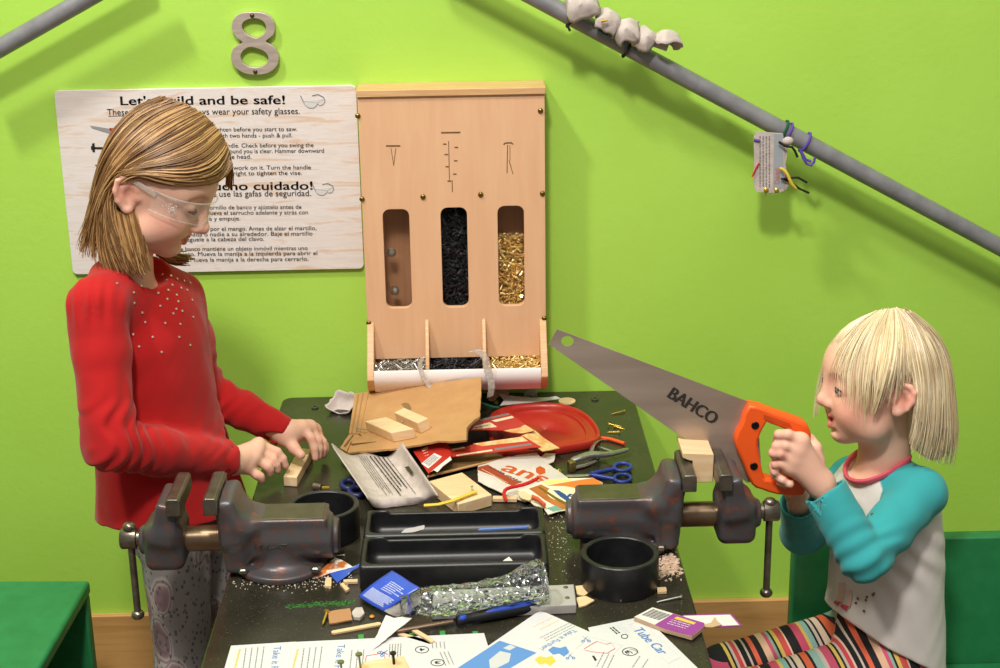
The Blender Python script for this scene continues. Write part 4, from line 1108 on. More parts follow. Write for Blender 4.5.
# ---- in and around the double tray
x0, x1, y0, ym, y1, zt = TRAY
m = MB(); p = PL((401,533,.010), (426,528,.010), (410,526,.016)); p.slab(m, [(400.5,533.5),(405,529),(418,526.4),(426,524.6),(425.6,529),(416,531.5)], 0, .0006, 0, .0004); one('paper_scrap', m, M_white, 'curled white paper scrap in the rear tray compartment', 'paper')
one('blue_pencil', MB().tube([TP(478,530,.009), TP(480,529.8,.009), TP(527,527.4,.009)], [.0008,.0022,.0022], 6), mat('blue_pencil_paint', (92,128,196), .35), 'blue pencil lying in the rear tray compartment', 'pencil')
m = MB(); p = PL((500,563,.0075), (513.6,562,.0075), (508,557,.009)); p.slab(m, [(499.6,563),(509,556.6),(513.8,562)], 0, .0008); one('paper_scrap', m, M_white, 'tiny white paper triangle in the front tray compartment', 'paper')
m = MB(); p = PL((430,565,.0075), (439,564,.0075), (434,562,.008)); p.slab(m, [(430,565),(433,562.6),(438,563),(438.5,564.8)], 0, .001); one('plaster_crumb', m, M_pulp, 'tiny grey crumb in the front tray compartment', 'crumb')

# ---- front: grey bar, crushed bottle, screwdriver
def bar():
    zt = .0125; p = PL((440,590,zt), (574,583.6,zt), (576.5,604,zt)); a, b, c = [Vector(p.q(*v)) for v in ((432,611), (576.4,604.5), (574,584))]; d = a+(c-b)
    t = thing('plastic_bar', 'grey plastic bar with two screws at its end under the crushed bottle', 'bar', TP(505,600,0))
    obj('body', MB().prism([tuple(v) for v in (a, b, c, d)], -.0122, 0, M=p.M), mat('grey_plastic', (176,172,168), .45), t, bevel=.0012)
    for q in ((565.6,587.5), (567.2,598)):
        Q = TP(*q, zt); obj('screw', MB().lathe([(.0030,0),(.0030,.0006),(.0020,.0012),(.00001,.0012)], 12, M=Matrix.Translation(Q)), M_steel, t)
bar()
def bottle():
    t = thing('plastic_bottle', 'crushed clear plastic bottle with peeled blue label on the grey bar', 'bottle', TP(470,606,0))
    ax = [TP(401,606,.024), TP(409,605,.024), TP(417,604,.026), TP(430,602,.028), TP(450,600,.029), TP(475,596,.029), TP(498,592,.029), TP(516,588,.031), TP(532,584,.034), TP(544,582.5,.034)]
    rad = [(.0115,.0115),(.0118,.0118),(.015,.016),(.019,.020),(.018,.0225),(.015,.022),(.0165,.021),(.0205,.021),(.029,.024),(.027,.023)]
    P = np.array([list(v) for v in ax]); Rr = np.array(rad); n = 44; ts = np.linspace(0, len(ax)-1, n)
    X = np.stack([np.interp(ts, range(len(ax)), P[:,k]) for k in range(3)], 1); Q = np.stack([np.interp(ts, range(len(ax)), Rr[:,k]) for k in range(2)], 1)
    for _ in range(2): X[1:-1] = (X[:-2]+2*X[1:-1]+X[2:])/4; Q[1:-1] = (Q[:-2]+2*Q[1:-1]+Q[2:])/4
    m = MB().tube([Vector(x) for x in X], [tuple(q) for q in Q], 36, caps=True)
    rr = np.random.default_rng(8); V = np.array(m.v); k = len(V)
    C = np.repeat(X, 36, 0); out = V-C; L = np.linalg.norm(out, axis=1, keepdims=True); out = out/np.maximum(L, 1e-6)
    am = np.repeat(sstep(4, 14, np.arange(n).astype(float)), 36)
    d = (np.sin(V[:,0]*240+V[:,2]*310)*.5+np.sin(V[:,1]*330-V[:,0]*170)*.5+np.abs(np.sin(V[:,0]*120+V[:,1]*150+V[:,2]*190)))*.0020*am+rr.normal(0, .0006, k)*am
    V = V-out*d[:,None]; V[:,2] = np.maximum(V[:,2], H+.0135*(V[:,0] > TP(432,600,0).x)+.0016); m.v = [tuple(v) for v in V]
    obj('body', m, PLAS, t, smooth=28)
    a, b = ax[0], ax[1]; e = (b-a).normalized()
    obj('neck_ring', MB().tube([a+e*.008, a+e*.0082, a+e*.0098, a+e*.010], [.0118,.0130,.0130,.0118], 28), mat('blue_ring', (60,84,190), .35), t)
    p = PL((358,597,.012), (392,570.5,.034), (420,588,.036))
    V, F = [], []
    cs = [(357.8,596.5,.010),(392,570.3,.036),(420,588,.038),(384,612,.010)]
    for i in range(15):
        for j in range(12):
            u, v = i/14, j/11; q = [cs[0][k]*(1-u)*(1-v)+cs[1][k]*u*(1-v)+cs[2][k]*u*v+cs[3][k]*(1-u)*v for k in range(3)]
            bul = .010*math.sin(PI*u)*.9; V.append(TP(q[0], q[1]-bul*260*.5, q[2]+bul*.4)+Vector((0, 0, .0004*math.sin(9*v+5*u))))
    for i in range(14):
        for j in range(11): F.append((i*12+j, i*12+j+1, (i+1)*12+j+1, (i+1)*12+j))
    lb = obj('label', MB().add(V, F), mat('blue_label', (52,84,196), .28, c2=(60,92,204), scale=20), t, solid=.0005); lb['label'] = 'peeled blue label with white print'
    m = MB()
    def at(u, v, k=.0006):
        x = min(u*14, 13.999); y = min(v*11, 10.999); i, j = int(x), int(y); fx, fy = x-i, y-j
        return (V[i*12+j]*(1-fx)*(1-fy)+V[(i+1)*12+j]*fx*(1-fy)+V[(i+1)*12+j+1]*fx*fy+V[i*12+j+1]*(1-fx)*fy)+Vector((-.2,-.5,.8))*k
    r2 = random.Random(12)
    for blk in ((.08,.34,.10,.92,8), (.44,.72,.30,.85,6)):
        for k in range(blk[4]):
            u = blk[0]+(blk[1]-blk[0])*k/(blk[4]-1); v = blk[2]; e_ = blk[3]-r2.uniform(0, .2)
            while v < e_:
                w = r2.uniform(.03, .09); m.add([at(u, v), at(u, v+w), at(u+.022, v+w), at(u+.022, v)], [(0,1,2,3)]); v += w+.018
    obj('label_print', m, mat('label_white_ink', (214,222,240), .4), lb, smooth=0)
    # white inside of the label hanging to the bench
    V2 = [TP(x, y, z) for x, y, z in ((384,611,.012),(420,588.5,.037),(421,603,.026),(398,617,.008))]
    m = MB(); m.grid(lambda u, v: V2[0].lerp(V2[1], v).lerp(V2[3].lerp(V2[2], v), u)+Vector((0,-.002*math.sin(PI*u),0)), 6, 10)
    o = obj('label_back', m, FILM, t)
bottle()
def screwdriver():
    t = thing('screwdriver', 'screwdriver with black and blue handle lying in front of the crushed bottle', 'screwdriver', TP(460,621,0))
    A, B, C, D = TP(380,634,.004), TP(453,621.5,.0085), TP(456,621,.0085), TP(545,603,.009)
    obj('shaft', MB().tube([A, A.lerp(B, .05), B], [(.0012,.0035),(.0024,.0032),.0030], 10), mat('brown_steel', (116,94,78), .4, .5), t)
    P = [C.lerp(D, f) for f in (0, .02, .08, .16, .24, .5, .85, .97, 1)]
    obj('handle', MB().tube(P, [.0050,.0066,.0068,.0054,.0072,.0086,.0084,.0070,.004], 14), mat('black_rubber', (26,26,30), .5), t, sub=1)
    for f0, f1, s in ((.04, .13, 0), (.32, .95, 1)):
        Q = [C.lerp(D, f0+(f1-f0)*k/6)+Vector((-.001,-.0035,.0052 if s else .0042)) for k in range(7)]
        obj('grip_inlay', MB().tube(Q, [.0015,.0034,.0040,.0040,.0040,.0034,.0015], 10), mat('blue_rubber', (48,84,196), .4), t, sub=1)
screwdriver()
m = MB(); p = PL((386,616,.014), (412,618,.012), (367,650,.003)); p.slab(m, [(386,615),(394,618),(402,616.6),(412,618),(405,624),(398,629),(388,637),(379,645),(371,651.5),(364.6,655),(368,647),(372,641),(377.6,633.8),(381,626)], 0, .0007, 0, .0006)
one('tissue_strip', m, M_white, 'white torn tissue strip hanging from the bottle label to the sheets', 'paper')
def stick(a, b, w, label, z=.0015, name='craft_stick', cat='stick', g='craft sticks in front of the bottle', h=.0022):
    A, B = TP(*a, z), TP(*b, z); d = (B-A); L = d.length; M = frame(A, d, Vector((-d.y, d.x, 0)))
    return one(name, MB().prism(rrect(0, -w/2, L, w/2, w*.48), -h/2, h/2, M=M), M_pine, label, cat, g)
stick((331.5,633), (381,623.8), .0068, 'pale craft stick lying left of the tissue strip')
stick((398,633.6), (432,644), .0060, 'pale craft stick crossing under the screwdriver shaft, the lower of two')
stick((411,628.6), (433.5,642), .0060, 'pale craft stick crossing under the screwdriver shaft, the upper of two', .004)
# chips, wrappers, nails
def chip(P, h, mt, label, cat='wood chip', g=None, name='wood_chip', tilt=0, rough=.0006, seed=1):
    c = (sum(x for x, y in P)/len(P), sum(y for x, y in P)/len(P))
    xs_, ys_ = [v[0] for v in P], [v[1] for v in P]
    p = PL((min(xs_), max(ys_), .0006), (max(xs_), max(ys_), .0006), (c[0], min(ys_), .0006+tilt)); m = MB(); p.slab(m, P, 0, h, 0, rough, seed)
    return one(name, m, mt, label, cat, g)
chip([(328,612),(338,609.6),(350,608),(352.5,619.5),(346,620.6),(329.5,623.5)], .002, mat('brown_card_chip', (176,130,88), .85), 'torn brown cardboard chip left of the bottle label', 'cardboard', name='cardboard_chip', tilt=.004)
chip([(352,612),(356,607.5),(362,607),(364.5,613),(360,617.5),(354,617)], .004, M_pulp, 'small grey pulp chip between the brown chip and the label', 'scrap', name='pulp_chip')
q = TP(372,617,.001); one('orange_disc', MB().lathe([(.00001,0),(.003,0),(.0032,.001),(.002,.0022),(.00001,.0024)], 14, M=Matrix.Translation(q)), mat('amber', (206,140,40), .3), 'tiny amber bead under the edge of the blue label', 'bead')
nail((322.6,624.6), (327,611.5), .002, .006, .0014, .0040, M_gold, 'gold screw left of the brown cardboard chip near green scribble', None, 'screw', 'screw')
chip([(312.7,577.4),(324,567),(335,557),(345,561.5),(353,567),(341,570),(330,573),(319.5,577)], .0008, mat('orange_wrapper_film', (206,116,56), .4, c2=(238,226,214), scale=55, lo=.45, hi=.55), 'torn orange and white wrapper piece behind the left vise base', 'wrapper', name='wrapper_scrap', tilt=.010)
chip([(330,573.6),(342,569.4),(354,566.4),(366,559.4),(366.6,562.6),(354,569.4),(345,577),(337.4,582.8)], .0008, mat('blue_wrapper_film', (58,92,190), .35, c2=(190,204,236), scale=70, lo=.58, hi=.64), 'torn blue wrapper piece beside the left end of the tray', 'wrapper', name='wrapper_scrap', tilt=.006)
g = 'wood splinters left of the tray'
chip([(325.6,577.4),(331.6,577.4),(331,586),(324.6,586)], .003, M_pine, 'squarish wood splinter below the orange wrapper piece', 'wood chip', g, 'wood_splinter')
chip([(340,584),(343,582.4),(349.4,588.6),(346,590.6)], .003, M_pine, 'slanted wood splinter below the blue wrapper piece', 'wood chip', g, 'wood_splinter')
chip([(343.4,579.6),(357.6,578.8),(357.6,581.6),(343.6,582)], .003, M_pine, 'thin wood splinter pointing at the tray corner', 'wood chip', g, 'wood_splinter')
g = 'wood flakes at the end of the grey bar'
chip([(575.5,586),(583,585),(589.6,591),(584,595.6),(577,594)], .002, M_pine, 'upper pale wood flake at the end of the grey bar', 'wood chip', g, 'wood_flake', .003)
chip([(576.6,597.5),(586,596),(594.4,600),(586,605),(578.6,607)], .002, M_pine, 'lower pale wood flake at the end of the grey bar', 'wood chip', g, 'wood_flake', .003)
chip([(657,587.4),(666,587),(666.6,591.4),(657.6,591.8)], .003, M_pine, 'small pale wood bit right of the right black cup', 'wood chip', None, 'wood_flake')
nail((600.6,598.8), (621.8,600.4), .0012, .003, .0011, .0034, M_silver, 'silver nail in front of the right black cup', 'silver nails near the right cup')
nail((656.6,602.2), (681.6,596.6), .0012, .003, .0013, .0030, M_silver, 'silver nail right of the right black cup near the bench edge', 'silver nails near the right cup')
nail((333,556.2), (345,554.8), .001, .0015, .0008, .0015, M_silver, 'thin silver nail behind the orange wrapper piece', None)
P = TP(318.5,563,.004); one('steel_ball', MB().sphere(P, .0042, 16), M_pulp, 'small grey ball beside the left vise base', 'ball')
# sawdust under the vises, glittering chips on the top
def dust(n, cx, cy, sx, sy, seed, label, smin=.0008, smax=.003, mt=None, name='sawdust'):
    r_ = random.Random(seed); m = MB()
    for i in range(n):
        q = TP(r_.gauss(cx, sx), r_.gauss(cy, sy), .0004)
        if abs(q.x) > TX-.004: continue
        a = r_.uniform(0, 6.3); s_ = r_.uniform(smin, smax); k = r_.uniform(.3, 1)
        M = Matrix.Translation(q) @ Matrix.Rotation(a, 4, 'Z') @ Matrix.Rotation(r_.uniform(-.3, .3), 4, 'X')
        m.box((0,0,0), (s_, s_*k, .0007), M=M)
    o = obj(name, m, mt or mat('sawdust', (222,206,184), .9), smooth=0); tag(o, label, 'sawdust', kind='stuff'); return o
dust(420, 668, 565, 7.5, 6, 1, 'pale sawdust under the right vise at the bench edge', .0008, .0052, mat('wood_shavings', (214,188,166), .9, c2=(176,146,122), scale=150))
dust(120, 560, 535, 9, 18, 2, 'sparse sawdust specks between the tray and the right vise', .0006, .0016)
dust(200, 285, 583, 32, 4, 3, 'sawdust gathered around the left vise base', .0006, .0018)
dust(120, 322, 572, 12, 5, 4, 'sawdust specks beside the left vise and wrapper scraps', .0006, .002)
# green crayon on the bench top
t_bench = bpy.data.objects['workbench']; M_crayon = mat('green_crayon', (64,140,60), .8)
for n_, cx, cy, sx, sd in ((260, 318, 604.5, 17, 1), (60, 347, 602.4, 4, 2), (24, 350, 405.5, 8, 3)):
    r_ = random.Random(sd+40); m = MB()
    for i in range(n_):
        x = r_.uniform(-1, 1)*sx*1.9; q = TP(cx+x, cy-x*.06+r_.gauss(0, 1.1), .00025); s_ = r_.uniform(.001, .004)
        M = Matrix.Translation(q) @ Matrix.Rotation(r_.gauss(0, .3), 4, 'Z'); m.add([M @ Vector(v) for v in ((-s_/2,-.0004,0),(s_/2,-.0004,0),(s_/2,.0004,0),(-s_/2,.0004,0))], [(0,1,2,3)])
    o = obj('crayon_mark', m, M_crayon, t_bench, smooth=0); o['label'] = 'green crayon scribble'; o['kind'] = 'stuff'
for (x, y), lab in (((361,636.6), 'green paper bit left of the tissue strip'), ((411.5,632.4), 'green paper bit between the two crossed craft sticks'), ((442.6,633), 'green paper bit below the middle of the screwdriver'), ((475.4,633.4), 'green paper bit below the screwdriver handle')):
    chip([(x-3,y-2),(x+2.6,y-2.4),(x+3,y+2),(x-2.4,y+2.2)], .0006, mat('green_paper', (58,150,64), .6), lab, 'paper', 'green paper bits', 'paper_bit')

# ---- boxes and sheets in the front
def purple():
    p = PL((634,616.8,.0075), (704.4,622.8,.0075), (652.6,607.2,.0075))
    t = thing('flattened_box', 'small flattened purple and white box with barcode near the right bench edge', 'box', TP(670,625,0)); z = .0006
    m = MB(); p.slab(m, [(634,617),(652.6,607.2),(704.4,622.8),(704.6,626),(692,636.4),(665,629)], -.0050, 0, 0, .0002); s = obj('carton', m, mat('brown_card_side', (196,164,132), .8), t)
    def ar(nm, P, mt, z0=0, z1=.0005): m = MB(); p.slab(m, P, z0, z1); return obj(nm, m, mt, s, smooth=0)
    ar('white_area', [(634.6,616.6),(652.6,607.4),(673,613.6),(655,624.5)], M_white)
    ar('purple_area', [(655,624.7),(673,613.6),(704.2,622.8),(704.2,625.6),(692,635.8),(665,628.6)], mat('purple_print', (150,64,150), .45), 0, .0005)
    ar('yellow_strip', [(674,618.4),(677,616.6),(696,622.6),(693.6,624.4)], mat('yellow_print', (214,196,70), .45), 0, .0008)
    m = MB(); p.rows(m, (667,623), (690,629.6), (4.5,-3.2), 3, .0012, 0, 3, .0008); obj('small_print', m, M_white, s, smooth=0)
    m = MB()
    for k in range(14):
        f = k/14; w = .022 if k % 3 else .04; L = lambda u, v: (640.5+16*u+14.5*v, 615.6+5*u-7.4*v+.5*u*v)
        p.slab(m, [L(f*1.1,.1), L(f*1.1+w,.1), L(f*1.1+w,.9), L(f*1.1,.9)], .0005, .0008)
    obj('barcode', m, M_black, s, smooth=0)
    p = PL((683.7,615.4,.004), (731,613.8,.004), (704,627.4,.004)); m = MB(); p.slab(m, [(682,615),(731,613.6),(742,625.6),(702,627.6)], 0, .0009, 0)
    t = thing('card_piece', 'white card piece with purple border overhanging the right bench edge', 'card', TP(705,620,0)); s = obj('border', m, mat('purple_print', (150,64,150), .45), t)
    m = MB(); p.slab(m, [(683,615.8),(730,614.6),(739,624.8),(703,626.6)], .0009, .0013); obj('face', m, M_white, s, smooth=0)
    m = MB(); p.slab(m, [(697,625.8),(711,622.5),(715,616.6),(717.5,621),(722,624.6),(712,627)], .0013, .0026, 0, .0004); obj('torn_patch', m, mat('brown_card_side', (196,164,132), .8), t)
purple()
LAM = NT('laminated_sheet'); LAM.base((216,216,219)); LAM.rough(.22); LAM.set(**{'Coat Weight': .4}); LAM = LAM.m
M_blue2 = mat('sky_blue_print', (92,140,206), .4); M_yel = mat('sun_yellow_print', (240,196,84), .45); M_lgrey = mat('pale_grey_print', (200,202,206), .4)
def circled(p, m, c, rx, ry, mi, z):
    n = 26; P = [p.q(c[0]+rx*math.cos(2*PI*k/n), c[1]+ry*math.sin(2*PI*k/n), z) for k in range(n)]; Q = [p.q(c[0]+(rx-.9)*math.cos(2*PI*k/n), c[1]+(ry-.6)*math.sin(2*PI*k/n), z) for k in range(n)]
    m.add([p.M @ Vector((*v, z)) for v in P+Q], [(k, (k+1) % n, n+(k+1) % n, n+k) for k in range(n)], mi)
def sheets():
    # two lying along the front edge
    for quad, zz, lab, a in (([(231,645.6),(296,641.6),(300,700),(214,704)], .0008, 'laminated instruction sheet at the front left corner of the bench', 0), ([(288.6,642.2),(484,633),(505,700),(276,704)], .0020, 'laminated instruction sheet with circled numbers under the tissue strip', 1)):
        p = PL((quad[0][0], quad[0][1], zz), (quad[1][0], quad[1][1], zz), (quad[3][0], quad[3][1], zz)); t = thing('instruction_sheet', lab, 'paper sheet', TP((quad[0][0]+quad[2][0])/2, 668, 0), 'laminated instruction sheets'); m = MB()
        p.slab(m, quad, 0, .0006); obj('sheet', m, LAM, t); u = .0008
        m = MB(); bx = quad[0][0]
        x0 = 236 if not a else 294
        p.text(m, 'Take it Further!', (x0+38+(6 if a else 0), 646.5-2*a), (x0+32+(5 if a else 0), 688), .0085, 0, u); obj('heading', m, M_blueink, t, smooth=0)
        m = MB(); p.rows(m, (x0+4, 649), (x0-1, 668), (1,0), 1, .0022, 0, 2, u); obj('orange_heading', m, M_yel, t, smooth=0)
        for r_ in [((x0+10, 648), (x0+6, 676), (18,-1.5), 4, .0011, 0, 4, u)]+([((352,650), (349,676), (12,-.6), 3, .0011, 0, 6, u), ((390,644), (389,660), (11,-.5), 5, .0011, 0, 7, u), ((432,642), (433,650), (12,-.5), 4, .0011, 0, 8, u), ((440,652), (447,668), (8,-.5), 3, .0011, 0, 9, u)] if a else []):
            m = MB(); p.rows(m, *r_); obj('small_print', m, M_greyink, t, smooth=0)
        if a:
            m = MB(); circled(p, m, (422,649.6), 7, 3.6, 0, u); circled(p, m, (437.5,662.5), 7, 3.6, 0, u); p.text(m, '4', (424.6,648), (419.5,648.4), .0060, 0, u, .0004); p.text(m, '3', (440.2,660.8), (434.8,661.2), .0060, 0, u, .0004); obj('step_number', m, M_black, t, smooth=0)
            m = MB(); 
            Q = [(366,655.6),(384,652.5),(385,663),(364,667)]
            for k in range(4): p.slab(m, [Q[k], Q[(k+1) % 4], (Q[(k+1) % 4][0]+.7, Q[(k+1) % 4][1]+.5), (Q[k][0]+.7, Q[k][1]+.5)], .0006, u)
            obj('red_outline', m, mat('red_line', (206,90,90), .5), t, smooth=0)
            m = MB(); sc_ = [(378,651),(388,653)]; p.slab(m, [(380,650.4),(388,654),(387.4,654.6),(379.6,651)], .0006, u); p.slab(m, [(381,654),(387,650),(387.8,650.6),(381.6,654.6)], .0006, u); circled(p, m, (379,652.6), 2, 1.2, 0, u); circled(p, m, (382,655.4), 2, 1.2, 0, u); obj('scissors_icon', m, M_blueink, t, smooth=0)
    # turned sheet on top
    p = PL((540,611.6,.0050), (672,668,.0036), (448,677,.0036)); u = .0008
    t = thing('instruction_sheet', 'turned laminated sheet with blue picture and paper clothes, topmost in the front middle', 'paper sheet', TP(560,660,0), 'laminated instruction sheets')
    m = MB(); p.slab(m, [(536,613),(540,611.4),(546,612.6),(690,676),(700,720),(380,720)], 0, .0006); obj('sheet', m, LAM, t)
    m = MB(); p.slab(m, [(499.6,640.6),(536.5,652.6),(500,674),(445,676)], .0006, u); o = obj('blue_picture', m, M_blue2, t, smooth=0)
    m = MB(); p.slab(m, [(489,660),(500,651),(511,653.5),(509,662),(497,668),(490,668)], u, .0010); p.slab(m, [(503,648),(510,644.6),(516,647),(509.5,650.4)], u, .0010); obj('robot_drawing', m, M_lgrey, o, smooth=0)
    m = MB(); p.text(m, 'Take it Further!', (573,629), (539,648.4), .0072, 0, u); obj('heading', m, M_blueink, t, smooth=0)
    m = MB(); p.slab(m, [(548,650),(553,646.5),(560,648),(566,646.2),(569.4,652),(564,656.6),(559,653.4),(553,654.6)], .0006, u); obj('blue_shirt_drawing', m, M_blue2, t, smooth=0)
    m = MB(); p.slab(m, [(534.5,659.5),(539.5,656),(546,657.4),(552,655.8),(556,661),(550,666),(545.6,663),(540,664.6)], .0006, u); obj('yellow_shirt_drawing', m, M_yel, t, smooth=0)
    for r_ in (((552,617.5), (529,629), (6,3), 2, .0010, 1, 3, u), ((569,623), (532,642), (6,3), 3, .0009, 0, 4, u), ((604,652), (596,668), (10,3), 3, .0010, 0, 5, u), ((640,656), (632,668), (8,3), 2, .0010, 0, 6, u)):
        m = MB(); p.rows(m, *r_); obj('small_print', m, [M_greyink, M_yel], t, smooth=0)
    m = MB(); Q = [(576,648),(590,636.5),(622,645),(610,657)]
    for k in range(4): p.slab(m, [Q[k], Q[(k+1) % 4], (Q[(k+1) % 4][0]+.6, Q[(k+1) % 4][1]+.5), (Q[k][0]+.6, Q[k][1]+.5)], .0006, u)
    obj('box_outline', m, M_lgrey, t, smooth=0)
    m = MB(); Q = [(584,648.5),(593,643),(597,641),(606,644),(611,642.6),(615,648),(607,653),(596,652),(585,650)]
    for k in range(len(Q)): a, b = Q[k], Q[(k+1) % len(Q)]; p.slab(m, [a, b, (b[0]+.5, b[1]+.5), (a[0]+.5, a[1]+.5)], .0006, u)
    obj('cutting_line', m, mat('red_line', (206,90,90), .5), t, smooth=0)
    m = MB(); circled(p, m, (630,651.6), 8, 4.2, 0, u); p.text(m, '3', (633,653), (628.4,650), .0066, 0, u, .0004); p.slab(m, [(592,656),(594,655.4),(597,660),(595,661)], .0006, u); obj('step_number', m, M_black, t, smooth=0)
    m = MB()
    for c in ((585.5,638), (570,655)):
        p.slab(m, [(c[0]-4,c[1]-2.5),(c[0]+3,c[1]+2),(c[0]+2.4,c[1]+2.5)], .0006, u); p.slab(m, [(c[0]+3,c[1]-3),(c[0]-1.5,c[1]+2.6),(c[0]-2,c[1]+2)], .0006, u); circled(p, m, (c[0]+3.5,c[1]+3), 1.8, 1.2, 0, u); circled(p, m, (c[0]-2.5,c[1]+3.2), 1.8, 1.2, 0, u)
    obj('scissors_icon', m, M_blueink, t, smooth=0)
    # the car sheet beneath
    p = PL((591,627,.0015), (640,617.4,.0015), (700,668,.0015))
    t = thing('instruction_sheet', 'laminated sheet titled Tube Car under the purple box', 'paper sheet', TP(650,650,0), 'laminated instruction sheets')
    m = MB(); p.slab(m, [(588,627.6),(641,616.8),(648,619.6),(706,676),(640,710),(600,660)], 0, .0006); obj('sheet', m, LAM, t)
    m = MB(); p.text(m, 'Tube Car', (632.5,629.5), (660,654.5), .0125, 0, u, .0003); obj('heading', m, M_blueink, t, smooth=0)
    m = MB(); Q = [(628,624.5),(639,621),(680,657),(668,663)]
    for k in range(4): a, b = Q[k], Q[(k+1) % 4]; p.slab(m, [a, b, (b[0]+.6, b[1]+.5), (a[0]+.6, a[1]+.5)], .0006, u)
    p.rows(m, (620,624.6), (634,636), (-3,1), 2, .0009, 0, 3, u); obj('title_box', m, M_lgrey, t, smooth=0)
    m = MB(); p.rows(m, (610,627.6), (619,635.5), (2.6,-.8), 2, .0018, 0, 3, u); circled(p, m, (624.5,636.4), 3.6, 2.4, 0, u); obj('small_print', m, M_black, t, smooth=0)
sheets()
def pin_board():
    p = PL((366,662,.012), (404,656,.012), (411,668,.012)); t = thing('wood_offcut', 'flat pine scrap with three upright nails on the front sheets', 'wood block', TP(388,672,.003), 'pine offcuts on the bench')
    m = MB(); p.slab(m, [(364,661.5),(404,655.6),(415,680),(352,688),(356,668)], -.0085, 0, 0, .0002); obj('block', m, M_pine, t, bevel=.0008)
    M_pin = mat('green_brass_pin', (122,126,82), .35, .5)
    for c, b, mt, lab in (((358.7,653.4), (360.6,668), M_pin, 'pin'), ((340.7,661.2), (342,676), M_pin, 'pin'), ((393,652.4), (394,664), mat('black_screw', (26,26,28), .35, .5), 'screw')):
        B_ = TP(*b, .006 if c[0] < 350 else .012); px = c
        top = Vector(un(c[0], c[1], 'Y', B_.y)); e = (top-B_).normalized()
        obj('nail', MB().tube([B_, top-e*.002, top-e*.0019, top], [.0012,.0012,.0040,.0038] if mt is M_pin else [.0016,.0014,.0036,.0036], 12), mt, t)
pin_board()

